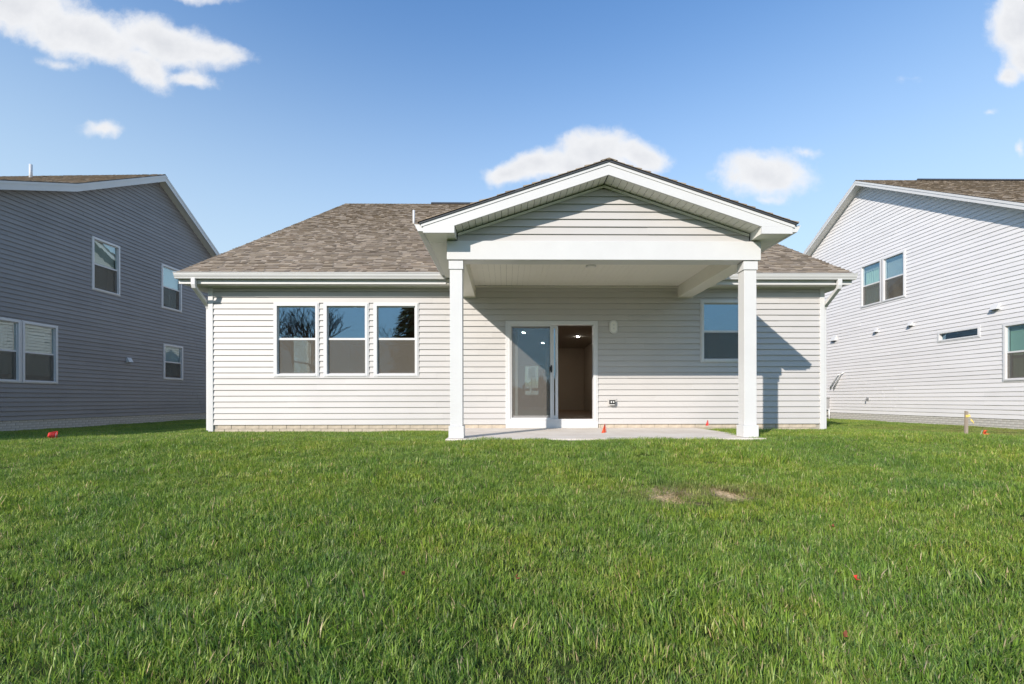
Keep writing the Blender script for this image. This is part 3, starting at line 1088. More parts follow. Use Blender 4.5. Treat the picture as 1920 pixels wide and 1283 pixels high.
def eaves_and_roof():
    # roof body: two slopes as one slab, gable overhangs at both ends
    x0, x1 = -6.90, 7.45
    th = 0.09
    yb = 2 * RIDGE_Y - EAVE_Y
    rf = MB()
    rf.prism([(EAVE_Y, EAVE_Z), (RIDGE_Y, RIDGE_Z), (yb, EAVE_Z), (yb, EAVE_Z - th), (RIDGE_Y, RIDGE_Z - th - .02), (EAVE_Y, EAVE_Z - th)], x0, x1, lambda p, q, s: (s, p, q))
    roof = rf.build('roof', M['deck'], house)
    ln = math.hypot(RIDGE_Y - EAVE_Y, RIDGE_Z - EAVE_Z)
    v = Vector((0, 1, PITCH)).normalized(); n = Vector((0, -PITCH, 1)).normalized()
    o = Vector((x0 - 0.012, EAVE_Y, EAVE_Z)) - v * 0.03 + n * 0.004
    sm = shingle_mesh(o, (1, 0, 0), v, n, x1 - x0 + 0.024, ln + 0.03, 11)
    tag(sm.build('shingles', M['shingle'], roof), kind='stuff')
    cap = MB()
    ridge_caps(cap, (x0, RIDGE_Y, RIDGE_Z), (x1, RIDGE_Y, RIDGE_Z), (0, -1, -PITCH), (0, 1, -PITCH))
    tag(cap.build('ridge_caps', M['shingle'], roof), kind='stuff')
    rv = MB()
    rv.prism([(-0.16, -0.05), (-0.16, -0.02), (0, 0.075), (0.16, -0.02), (0.16, -0.05)], -3.2, 5.0, lambda p, q, s: (s, RIDGE_Y + p, RIDGE_Z + q + 0.02))
    rv.build('ridge_vent', M['drip'], roof)
    # drip edge, fascia, gutters and soffit on each side of the porch
    for (xa, xb, side) in ((x0, -1.27, -1), (4.52, x1, 1)):
        box('drip_edge', M['drip'], house, xa, xb, EAVE_Y - 0.012, EAVE_Y - 0.001, EAVE_Z - 0.06, EAVE_Z + 0.012)
        box('fascia', M['white'], house, xa, xb, EAVE_Y + 0.0, EAVE_Y + 0.02, 3.085, EAVE_Z - 0.092)
        g = MB()
        g.prism(GUT, xa - (0.03 if side < 0 else 0), xb + (0.03 if side > 0 else 0), lambda p, q, s: (s, EAVE_Y - 0.013 - p, 3.297 + q))
        g.build('gutter', M['white'], house)
        sf = MB(); sf.box(xa + 0.005, xb, EAVE_Y + 0.021, YW - 0.025, 3.114, 3.13)
        s = sf.build('soffit', M['metal'], house)
        ca, cb = (xa + 0.01, -0.955) if side < 0 else (4.14, xb - 0.01)
        npan = int((cb - ca) / 0.118)
        strips(s, 'soffit_panel', M['soffit'], npan, lambda i: (ca + i * 0.118, EAVE_Y + 0.022, 3.100), (0.1145, 0.322, 0.012))
        # boxed end of the eave under the gable overhang
        e = MB()
        ea, eb = (x0 + 0.02, XL - 0.02) if side < 0 else (XR + 0.02, x1 - 0.02)
        e.hexa([(ea, YW - 0.02, 3.088), (eb, YW - 0.02, 3.088), (eb, YW + 0.5, 3.088), (ea, YW + 0.5, 3.088)],
               [(ea, YW - 0.02, 3.40), (eb, YW - 0.02, 3.40), (eb, YW + 0.5, 3.68), (ea, YW + 0.5, 3.68)])
        e.build('eave_return', M['soffit'], house)
        # rake boards along the gable overhang
        xr_ = x0 if side < 0 else x1 - 0.025
        rk = MB()
        rk.prism([(EAVE_Y + 0.01, EAVE_Z - 0.10), (RIDGE_Y, RIDGE_Z - 0.12), (yb, EAVE_Z - 0.10), (yb, EAVE_Z - 0.28), (RIDGE_Y, RIDGE_Z - 0.31), (EAVE_Y + 0.21, EAVE_Z - 0.165)], xr_, xr_ + 0.025, lambda p, q, s: (s, p, q))
        rk.build('rake_board', M['white'], house)
    for xa, xb in ((-1.268, -0.952), (4.155, 4.518)):
        box('eave_closure', M['soffit'], house, xa, xb, EAVE_Y + 0.022, EAVE_Y + 0.04, 3.09, 3.24)
    # downspouts: outlet, elbow back to the side wall, then down it
    for x in (XL - 0.075, XR + 0.075):
        d = MB()
        d.sweep([(x, 9.935, 3.19), (x, 9.935, 3.06), (x, 9.955, 3.00), (x, 10.40, 2.70), (x, 10.435, 2.63), (x, 10.435, -0.04)], 0.043, 0.032)
        d.build('downspout', M['white'], house, bevel=0.006)
    # plumbing vent
    p = MB(); p.tube([(-3.06, 15.7, 6.3), (-3.06, 15.7, 6.95)], 0.038, 12)
    p.build('vent_pipe', M['white'], house)


eaves_and_roof()


def porch():
    PP = 1 / 3.0
    half_out, half_in = 2.875, 2.392
    apex = 4.30
    yf = YP - 0.35
    # beams
    box('porch_beam', M['white'], house, -0.947, 4.150, YP - 0.035, YP + 0.24, 2.885, 3.188, 0.004)
    box('porch_beam', M['cream'], house, -0.947, -0.672, YP + 0.241, YW - 0.03, 2.887, 3.186, 0.004)
    box('porch_beam', M['cream'], house, 3.815, 4.130, YP + 0.241, YW - 0.03, 2.887, 3.186, 0.004)
    # white channels where beam and ceiling meet the wall
    for (a, b, c, d) in ((-0.672, 3.815, 3.106, 3.128), ):
        box('ceiling_channel', M['cream'], house, a, b, YW - 0.045, YW - 0.024, c - 0.012, d - 0.012)
    for (a, b) in ((-0.96, -0.655), (3.80, 4.145)):
        box('beam_channel', M['cream'], house, a, b, YW - 0.029, YW - 0.023, 2.862, 3.10)
    ce = MB(); ce.box(-0.671, 3.814, YP + 0.241, YW - 0.024, 3.142, 3.16)
    ceil = ce.build('porch_ceiling', M['dark'], house)
    npan = 39
    dx = (3.814 + 0.671) / npan
    strips(ceil, 'ceiling_panel', M['cream'], npan, lambda i: (-0.671 + i * dx, YP + 0.242, 3.130), (dx - 0.0025, YW - 0.026 - YP - 0.242, 0.011))
    # flush ceiling light
    l = MB()
    l.prism([(0.10 * math.cos(t * math.pi / 12), 0.10 * math.sin(t * math.pi / 12)) for t in range(24)], -0.018, 0, lambda p, q, s: (1.60 + p, 8.78 + q, 3.130 + s))
    pl = l.build('ceiling_light', M['white'], house, bevel=0.005)
    l = MB()
    l.prism([(0.07 * math.cos(t * math.pi / 12), 0.07 * math.sin(t * math.pi / 12)) for t in range(24)], -0.024, -0.0185, lambda p, q, s: (1.60 + p, 8.78 + q, 3.130 + s))
    l.build('lens', M['soffit'], pl)
    # columns
    for xc in (-0.803, 3.994):
        c = MB(); c.box(xc - 0.101, xc + 0.101, YP, YP + 0.202, 0.2, 2.735)
        col = c.build('column', M['white'], house, bevel=0.004)
        b = MB(); b.box(xc - 0.123, xc + 0.123, YP - 0.022, YP + 0.224, 0.004, 0.199)
        b.build('column_base', M['white'], col, bevel=0.004)
        b = MB(); b.box(xc - 0.117, xc + 0.117, YP - 0.016, YP + 0.218, 2.736, 2.872)
        b.build('column_cap', M['white'], col, bevel=0.004)
        b = MB(); b.box(xc - 0.107, xc + 0.107, YP - 0.006, YP + 0.208, 2.8725, 2.8845)
        b.build('shadow_gap', M['metal'], col)
    # gable siding
    zs = lambda z: (4.075 - z) / PP
    xl = lambda z: PCX - min(half_in - 0.01, max(zs(z), 0.0))
    xr = lambda z: PCX + min(half_in - 0.01, max(zs(z), 0.0))
    make_wall(house, 'porch_gable', (0, YP + 0.03, 0), 0, xl, xr, 3.19, 4.06, [], M['siding'], M['siding'], (4.075 - (half_in - .01) * PP,), expo=0.1235, seg=9, seed=9)
    # trim along the gable under the rake soffit
    for s in (-1, 1):
        t = MB()
        pr = [(0, 4.105), (half_in - 0.02, 4.105 - (half_in - 0.02) * PP), (half_in - 0.02, 4.068 - (half_in - 0.02) * PP), (0, 4.068)]
        t.prism(pr, YP - 0.015, YP + 0.008, lambda p, q, d: (PCX + s * p, d, q))
        t.build('gable_trim', M['soffit'], house)
    # rake fascia with its returns, one board each side
    for s in (-1, 1):
        f = MB()
        lo = 4.112
        for prof in ([(0, apex), (half_out, apex - half_out * PP), (half_out, 3.205), (half_in, lo - half_in * PP)],
                     ):
            pass
        zi = lo - half_in * PP
        f.prism([(0, apex), (half_out, apex - half_out * PP), (half_out, zi), (half_in, zi), (0, lo)], yf, yf + 0.028, lambda p, q, d: (PCX + s * p, d, q))
        f.prism([(half_in, zi - 0.0005), (half_out, zi - 0.0005), (half_out, 3.204), (half_in, 3.204)], yf, yf + 0.028, lambda p, q, d: (PCX + s * p, d, q))
        f.build('rake_fascia', M['white'], house)
        # metal trim lapped over the top of the fascia, and the dark drip edge
        f = MB()
        f.prism([(0, apex + 0.006), (half_out + 0.03, apex + 0.006 - (half_out + 0.03) * PP), (half_out + 0.03, apex - 0.04 - (half_out + 0.03) * PP), (0, apex - 0.04)], yf - 0.010, yf - 0.001, lambda p, q, d: (PCX + s * p, d, q))
        f.build('rake_trim', M['white'], house)
        # rake soffit panels on the slope
        sf = MB()
        sf.prism([(0, 4.150), (half_in, 4.150 - half_in * PP), (half_in, 4.135 - half_in * PP), (0, 4.135)], yf + 0.029, YP + 0.02, lambda p, q, d: (PCX + s * p, d, q))
        so = sf.build('rake_soffit', M['dark'], house)
        g = MB()
        wp = (half_in - 0.012) / 23
        k = math.hypot(1, PP)
        g.prism([(0, 0), (wp * 0.93, -wp * 0.93 * PP), (wp * 0.93, -wp * 0.93 * PP - 0.011), (0, -0.011)], 0, YP + 0.008 - yf - 0.03, lambda p, q, d: (s * p, d, q))
        me = g.mesh('soffit_panel', M['soffit'])
        for i in range(23):
            link('soffit_panel', me, so, (PCX + s * (0.01 + i * wp), yf + 0.03, 4.134 - (0.01 + i * wp) * PP))
        # boxed return and eave soffit along the side
        xa, xb = sorted((PCX + s * half_in, PCX + s * (half_out - 0.012)))
        rb = MB(); rb.box(xa, xb, yf + 0.029, YP - 0.002, 3.206, 3.334)
        rb.build('eave_return', M['soffit'], house)
        # side fascia behind the gutter and underside
        xo = PCX + s * half_out
        xa, xb = sorted((xo, xo - s * 0.02))
        box('fascia', M['white'], house, xa, xb, yf + 0.029, 10.0, 3.206, 3.335)
        bx = -0.949 if s < 0 else 4.152
        xa, xb = sorted((bx, xo - s * 0.021))
        sx = MB(); sx.box(xa, xb, YP, 10.02, 3.222, 3.236)
        so = sx.build('soffit', M['metal'], house)
        strips(so, 'soffit_panel', M['soffit'], 20, lambda i: (xa, YP + i * 0.118, 3.209), (xb - xa, 0.1145, 0.012))
        # frieze on top of the side beam
        box('beam_frieze', M['soffit'], house, min(bx, bx - s * 0.02), max(bx, bx - s * 0.02), YP + 0.001, 10.3, 3.19, 3.208)
        g = MB()
        g.prism([(p * 1.05, q * 0.85) for p, q in GUT], yf + 0.01, 9.86, lambda p, q, d: (xo + s * (p + 0.001), d, 3.335 + q))
        g.build('gutter', M['white'], house)
    # roof body of the porch running back into the main slope
    y1 = 12.35
    top = 4.335
    ho = 2.93
    rf = MB()
    rf.prism([(-ho, top - ho * PP), (0, top), (ho, top - ho * PP), (ho, top - ho * PP - 0.028), (0, top - 0.03), (-ho, top - ho * PP - 0.028)], yf - 0.025, y1, lambda p, q, s: (PCX + p, s, q))
    roof = rf.build('porch_roof', M['drip'], house)
    for s in (-1, 1):
        v = Vector((-s, 0, PP)).normalized(); n = Vector((s * PP, 0, 1)).normalized()
        o = Vector((PCX + s * (ho + 0.02), yf - 0.04 if s > 0 else y1, top - (ho + 0.02) * PP)) + n * 0.003
        u = (0, 1, 0) if s > 0 else (0, -1, 0)
        sm = shingle_mesh(o, u, v, n, y1 - yf + 0.04, (ho + 0.02) * math.hypot(1, PP), 20 + s)
        tag(sm.build('shingles', M['shingle'], roof), kind='stuff')
    cap = MB()
    ridge_caps(cap, (PCX, yf - 0.04, top - 0.005), (PCX, y1, top - 0.005), (-1, 0, -PP), (1, 0, -PP))
    tag(cap.build('ridge_caps', M['shingle'], roof), kind='stuff')


porch()


def wall_fittings():
    # blank mounting block for a lantern
    def octo(w, h, c):
        return [(-w, -h + c), (-w + c, -h), (w - c, -h), (w, -h + c), (w, h - c), (w - c, h), (-w + c, h), (-w, h - c)]
    b = MB()
    b.prism(octo(0.092, 0.145, 0.05), YW - 0.055, YW - 0.012, lambda p, q, s: (2.372 + p, s, 2.222 + q))
    mb = b.build('light_mounting_block', M['white'], house, bevel=0.006)
    b = MB()
    b.prism(octo(0.066, 0.118, 0.04), YW - 0.066, YW - 0.0555, lambda p, q, s: (2.372 + p, s, 2.222 + q))
    b.build('cover_plate', M['soffit'], mb, bevel=0.004)
    for z in (2.185, 2.262):
        b = MB(); b.tube([(2.372, YW - 0.0745, z), (2.372, YW - 0.0665, z)], 0.018, 12); b.build('knockout', M['white'], mb)
    # outdoor socket with its in-use cover
    b = MB(); b.box(2.24, 2.44, YW - 0.045, YW - 0.012, 0.475, 0.645)
    ob = b.build('socket_block', M['siding'], house, bevel=0.004)
    b = MB(); b.box(2.275, 2.385, YW - 0.105, YW - 0.046, 0.50, 0.605)
    b.build('socket_cover', M['white'], ob, bevel=0.006)
    b = MB(); b.box(2.262, 2.398, YW - 0.112, YW - 0.1055, 0.522, 0.612)
    b.build('socket_face', M['black'], ob)
    for x in (2.295, 2.345):
        b = MB(); b.box(x, x + 0.026, YW - 0.1155, YW - 0.1125, 0.55, 0.588); b.build('socket_outlet', M['white'], ob)


wall_fittings()

# patio slab
pt = MB(); pt.box(-0.96, 4.17, 7.45, YW - 0.005, -0.25, 0.0)
tag(pt.build('patio', M['concrete'], bevel=0.008), 'pale concrete patio slab under the covered porch', 'patio', kind='structure')

# ================================================================== THE NEIGHBOUR HOUSES


def rake_parts(root, prof, y_front, h_f, over, back, matset, seed):
    """gable roof over a wall at y = 0 (outward -y): prof = [(x, z) ...] of the roof's upper line"""
    n = len(prof)
    th = 0.10
    rf = MB()
    for (xa, za), (xb, zb) in zip(prof, prof[1:]):
        rf.hexa([(xa, -over, za - th), (xb, -over, zb - th), (xb, back, zb - th), (xa, back, za - th)],
                [(xa, -over, za), (xb, -over, zb), (xb, back, zb), (xa, back, za)])
    roof = rf.build('roof', M['drip'], root)
    fs = MB(); tr = MB(); so = MB()
    for (xa, za), (xb, zb) in zip(prof, prof[1:]):
        d = 0.035
        fs.hexa([(xa, -over - 0.025, za - d - h_f), (xb, -over - 0.025, zb - d - h_f), (xb, -over - 0.001, zb - d - h_f), (xa, -over - 0.001, za - d - h_f)],
                [(xa, -over - 0.025, za - d), (xb, -over - 0.025, zb - d), (xb, -over - 0.001, zb - d), (xa, -over - 0.001, za - d)])
        tr.hexa([(xa, -over - 0.036, za - d - 0.05), (xb, -over - 0.036, zb - d - 0.05), (xb, -over - 0.026, zb - d - 0.05), (xa, -over - 0.026, za - d - 0.05)],
                [(xa, -over - 0.036, za - d + 0.02), (xb, -over - 0.036, zb - d + 0.02), (xb, -over - 0.026, zb - d + 0.02), (xa, -over - 0.026, za - d + 0.02)])
        zz = 0.045 + h_f * 0.6
        so.hexa([(xa, -over, za - zz - 0.015), (xb, -over, zb - zz - 0.015), (xb, 0.0, zb - zz - 0.015), (xa, 0.0, za - zz - 0.015)],
                [(xa, -over, za - zz), (xb, -over, zb - zz), (xb, 0.0, zb - zz), (xa, 0.0, za - zz)])
    fs.build('rake_board', M['white'], root)
    tr.build('rake_trim', M['white'], root)
    so.build('rake_soffit', M['soffit'], root)
    return roof


def roof_slope(roof, xa, za, xb, zb, y0, y1, seed):
    """shingles on the slope rising from (xa, za) to (xb, zb), running from y0 to y1"""
    v = Vector((xb - xa, 0, zb - za)); ln = v.length; v.normalize()
    n = Vector((-v.z, 0, v.x)) if v.x > 0 else Vector((v.z, 0, -v.x))
    if v.x > 0:
        o, u = Vector((xa, y1, za)), Vector((0, -1, 0))
    else:
        o, u = Vector((xa, y0, za)), Vector((0, 1, 0))
    sm = shingle_mesh(o + n * 0.004, u, v, n, y1 - y0, ln, seed)
    tag(sm.build('shingles', M['shingle'], roof), kind='stuff')


def wall_vent(root, x, z, mat, w=0.17, h=0.16):
    v = MB()
    v.hexa([(x - w / 2, -0.14, z - h / 2), (x + w / 2, -0.14, z - h / 2), (x + w / 2, -0.018, z - h / 2), (x - w / 2, -0.018, z - h / 2)],
           [(x - w / 2, -0.05, z + h / 2), (x + w / 2, -0.05, z + h / 2), (x + w / 2, -0.018, z + h / 2), (x - w / 2, -0.018, z + h / 2)])
    o = v.build('wall_vent', mat, root, bevel=0.004)
    f = MB(); f.box(x - w / 2 - 0.02, x + w / 2 + 0.02, -0.0355, -0.0185 + 0.01, z - h / 2 - 0.02, z - h / 2 - 0.001)
    f.build('flange', mat, o)
    d = MB(); d.box(x - w / 2 + 0.012, x + w / 2 - 0.012, -0.128, -0.04, z - h / 2 - 0.004, z - h / 2 - 0.001)
    d.build('throat', M['dark'], o)


def left_house():
    root = empty('house', (-13.364, 12.576, 0), R(90 - 2.052))
    tag(root, 'two-storey charcoal grey clapboard house with white trim, its wall in shade', 'house')
    # roof line seen along the gable: eave, break in pitch, ridge, far eave
    T0 = -3.0
    prof = [(T0, 7.19 - 0.418 * (1.8 - T0)), (1.8, 7.19), (5.318, 9.135), (11.4, 9.135 - 0.627 * (11.4 - 5.318))]
    prof[0] = (T0, prof[0][1])
    def top(x):
        for (xa, za), (xb, zb) in zip(prof, prof[1:]):
            if xa <= x <= xb:
                return za + (zb - za) * (x - xa) / (xb - xa)
        return 0
    dz = 0.17
    z_e = prof[0][1] - dz          # eave of the lower rear wing as well
    def xl(z):
        if z <= z_e: return -12.1
        if z <= prof[1][1] - dz: return T0 + (z - z_e) / 0.418
        return 1.8 + (z - (prof[1][1] - dz)) / ((9.135 - 7.19) / (5.318 - 1.8))
    def xr(z):
        return min(11.0, 5.318 + (9.135 - dz - z) / 0.627)
    holes = [(2.645, 3.66, 4.204, 5.88), (5.54, 6.567, 4.19, 5.84), (-0.49, 0.475, 1.13, 2.81), (0.535, 1.50, 1.13, 2.81), (5.635, 6.636, 1.455, 2.785)]
    hh = [(a + .004, b - .004, c + .004, d - .004) for a, b, c, d in holes[:2]] + [(-0.486, 1.496, 1.134, 2.806)] + [(5.639, 6.632, 1.459, 2.781)]
    make_wall(root, 'gable_wall', (0, 0, 0), 0, xl, xr, 0.085, 9.135 - dz - 0.02, hh, M['siding_dark'], M['siding_dark'], (z_e, 7.19 - dz), seg=4.4, seed=31)
    for i, (a, b, c, d) in enumerate(holes):
        cov = [shade_cover(.47, 'blind'), shade_cover(.47, 'blind'), blind_cover(.9), blind_cover(.9), blind_cover(.9)][i]
        sash_window(root, a, b, c, d, 0, glass='glass_wavy', cover=cov, name='window')
    box('mullion', M['vinyl'], root, 0.476, 0.534, -0.036, 0.09, 1.13, 2.81)
    rear = box('rear_wall', M['siding_dark'], root, -12.1, -12.0, 0.121, 9.0, 0.085, z_e)
    box('back_partition', M['siding_dark'], root, -12.0, 11.0, 8.9, 9.0, 0.085, z_e)
    box('far_wall', M['siding_dark'], root, 10.9, 11.0, 0.121, 8.89, 0.085, 5.2)
    add_bricks(root, 'foundation', (0, -0.004, 0), 0, -12.1, 11.0, -0.36, 0.082, M['brick_grey'], visible=(-0.7, 9.2))
    roof = rake_parts(root, prof, 0, 0.215, 0.32, 9.2, None, 1)
    roof_slope(roof, prof[1][0], prof[1][1], prof[2][0], prof[2][1], -0.34, 9.2, 41)
    roof_slope(roof, prof[0][0], prof[0][1], prof[1][0], prof[1][1], -0.34, 9.2, 42)
    cap = MB()
    ridge_caps(cap, (5.318, -0.34, 9.135), (5.318, 9.2, 9.135), (-1, 0, -.553), (1, 0, -.627))
    tag(cap.build('ridge_caps', M['shingle'], roof), kind='stuff')
    # low hipped rear wing that reaches towards the camera
    w = MB()
    w.hexa([(-12.5, -0.42, z_e - 0.06), (T0 - 0.01, -0.42, z_e - 0.06), (T0 - 0.01, 9.4, z_e - 0.06), (-12.5, 9.4, z_e - 0.06)],
           [(-9.0, 3.6, z_e + 1.5), (T0 - 0.01, 3.6, z_e + 1.5), (T0 - 0.01, 5.4, z_e + 1.5), (-9.0, 5.4, z_e + 1.5)])
    w.build('wing_roof', M['deck'], root)
    box('wing_fascia', M['white'], root, -12.5, T0 - 0.02, -0.44, -0.40, z_e - 0.24, z_e - 0.061)
    wall_vent(root, 4.02, 2.04, M['white'])
    p = MB(); p.tube([(4.48, 3.96, 8.55), (4.48, 3.96, 9.16)], 0.05, 12)
    p.build('vent_pipe', M['galv'], roof)
    return root


left_house()


def right_house():
    root = empty('house', (13.95, 18.07, 0), R(-90))
    tag(root, 'two-storey white clapboard house with sunlit gable wall and white rakes', 'house')
    pit = 0.566
    H = 9.125
    prof = [(-7.0, H - 7.0 * pit), (0, H), (7.0, H - 7.0 * pit)]
    dz = 0.15
    xl = lambda z: max(-6.7, -(H - dz - z) / pit)
    xr = lambda z: min(6.7, (H - dz - z) / pit)
    holes = [(-0.145, 0.855, 4.207, 5.815), (0.915, 1.88, 4.207, 5.815), (3.13, 4.45, 2.465, 2.755), (5.12, 6.12, 1.13, 2.70)]
    hh = [(-0.141, 1.876, 4.211, 5.811), (3.134, 4.446, 2.469, 2.751), (5.124, 6.116, 1.134, 2.696)]
    make_wall(root, 'gable_wall', (0, 0, 0), 0, xl, xr, 0.065, H - dz - 0.02, hh, M['siding_white'], M['siding_white'], (H - dz - 6.7 * pit,), seg=4.2, seed=51, lip=0.018)
    sash_window(root, *holes[0], 0, cover=lambda w, a, b, c, d, y: (curtain_cover(.75)(w, a, b, c, d, y), blind_cover(.12)(w, a, b, c, d, y)))
    sash_window(root, *holes[1], 0, cover=blind_cover(.52))
    box('mullion', M['vinyl'], root, 0.856, 0.914, -0.036, 0.09, 4.207, 5.815)
    sash_window(root, *holes[3], 0, cover=shade_cover(.47, 'teal', True))
    # slit window: one fixed pane deep in its frame
    a, b, c, d = holes[2]
    f = MB(); fr = 0.045
    f.box(a, a + fr, -0.04, 0.1, c, d); f.box(b - fr, b, -0.04, 0.1, c, d); f.box(a + fr, b - fr, -0.04, 0.1, d - fr, d); f.box(a + fr, b - fr, -0.04, 0.1, c, c + fr)
    for (p, q, r_, s) in ((a - .03, a, c - .03, d + .03), (b, b + .03, c - .03, d + .03), (a, b, d, d + .03), (a, b, c - .03, c)):
        f.box(p, q, -0.028, 0.05, r_, s)
    w = f.build('slit_window', M['vinyl'], root, bevel=0.003)
    g = MB(); g.box(a + fr, b - fr, 0.07, 0.076, c + fr, d - fr); g.build('pane', M['glass'], w)
    box('room', M['inwall'], w, a - .2, b + .2, 0.8, 0.82, c - .3, d + .3)
    add_bricks(root, 'foundation', (0, -0.004, 0), 0, -6.7, 6.7, -0.36, 0.062, M['brick_grey'], visible=(-3.0, 6.5))
    roof = rake_parts(root, prof, 0, 0.15, 0.32, 9.2, None, 2)
    roof_slope(roof, 7.0, prof[2][1], 0, H, -0.34, 9.2, 61)
    roof_slope(roof, -7.0, prof[0][1], 0, H, -0.34, 2.0, 62)
    cap = MB()
    ridge_caps(cap, (0, -0.34, H), (0, 9.2, H), (-1, 0, -pit), (1, 0, -pit))
    tag(cap.build('ridge_caps', M['shingle'], roof), kind='stuff')
    rv = MB()
    rv.prism([(-0.15, -0.05), (-0.15, -0.02), (0, 0.07), (0.15, -0.02), (0.15, -0.05)], 2.1, 8.5, lambda p, q, s: (p, s, H + q + 0.02))
    rv.build('ridge_vent', M['drip'], roof)
    box('far_wall', M['siding_white'], root, -6.7, -6.6, 0.121, 9.0, 0.065, 5.2)
    box('near_wall', M['siding_white'], root, 6.6, 6.7, 0.121, 9.0, 0.065, 5.2)
    box('back_partition', M['siding_white'], root, -6.6, 6.6, 8.9, 9.0, 0.065, 5.2)
    for y, z, w_ in ((19.69, 3.2, .26), (17.44, 3.2, .15), (15.94, 3.2, .15), (13.14, 3.24, .2)):
        wall_vent(root, 18.07 - y, z, M['white'], w_, w_ * .8)
    # white pipes and a tap on the wall
    p = MB(); p.tube([(-1.30, -0.03, 1.66), (-1.38, -0.09, 1.62), (-1.80, -0.09, 1.10)], 0.028, 8); p.tube([(-1.08, -0.03, 1.72), (-1.18, -0.09, 1.66), (-1.60, -0.09, 1.08)], 0.028, 8)
    p.build('drain_pipe', M['white'], root)
    p = MB(); p.tube([(0.18, -0.01, 0.62), (0.18, -0.10, 0.62), (0.22, -0.13, 0.54)], 0.018, 8); p.box(0.12, 0.24, -0.03, -0.018, 0.56, 0.70)
    p.build('wall_tap', M['metal'], root)
    p = MB()
    p.tube([(-1.5, -0.35, -0.3), (-1.5, -0.35, 0.22)], 0.03, 8); p.tube([(-1.95, -0.35, -0.3), (-1.95, -0.35, 0.22)], 0.03, 8); p.tube([(-2.0, -0.35, 0.20), (-1.45, -0.35, 0.20)], 0.022, 8)
    p.build('pipe_stand', M['white'], root)
    b = MB(); b.box(-2.25, -1.95, -0.24, -0.031, 0.18, 0.66)
    b.hexa([(-2.28, -0.28, .661), (-1.92, -0.28, .661), (-1.92, -0.031, .661), (-2.28, -0.031, .661)], [(-2.28, -0.24, .69), (-1.92, -0.24, .69), (-1.92, -0.031, .73), (-2.28, -0.031, .73)])
    m = b.build('meter_box', M['metal'], root, bevel=0.004)
    b = MB(); b.tube([(-2.1, -0.12, 0.178), (-2.1, -0.12, -0.3)], 0.03, 8); b.build('conduit', M['metal'], m)
    return root


right_house()

# ================================================================== ON THE LAWN


def marker_flag(x, y, h, w, mat, label, lean=(0.0, 0.0), tri=True, spin=0.0, crumple=0.0, hang=False):
    z = gz(x, y) if not (-1 < x < 4.19 and 7.43 < y < YW) else 0.0
    r = empty('marker_flag', (x, y, z), spin)
    tag(r, label, 'flag', 'utility marker flags in the lawn')
    p = MB(); p.tube([(0, 0, -0.05), (lean[0] * 0.5, lean[1] * 0.5, h * 0.5), (lean[0], lean[1], h)], 0.0022, 6)
    p.build('wire', M['galv'], r)
    f = MB()
    n = 7
    def P(i, j):
        s, t = i / n, j / n
        if hang:      # slumped down its wire: narrow at the top, wide below
            return (lean[0] - (s - .25) * w * (.12 + .75 * t), lean[1] + 0.018 * math.sin(5 * s + 2 * t), h - t * w * 1.45 - .12 * w * s * t)
        hw = w
        hh = w * 0.95 * ((1 - s * 0.85) if tri else 1.0)
        off = (crumple * 0.5) * math.sin(5 * s + 3 * t) + crumple * 0.3 * math.cos(7 * t)
        return (lean[0] - s * hw * (1 - crumple), lean[1] + off * w * 2 + 0.012 * math.sin(6 * s), h - t * hh - (w * .4 * s if tri else 0) + crumple * 0.25 * w * math.sin(4 * s))
    for i in range(n):
        for j in range(n):
            f.face([P(i, j), P(i + 1, j), P(i + 1, j + 1), P(i, j + 1)], smooth=True)
    o = f.build('flag', mat, r)
    md = o.modifiers.new('thick', 'SOLIDIFY'); md.thickness = 0.0012
    return r


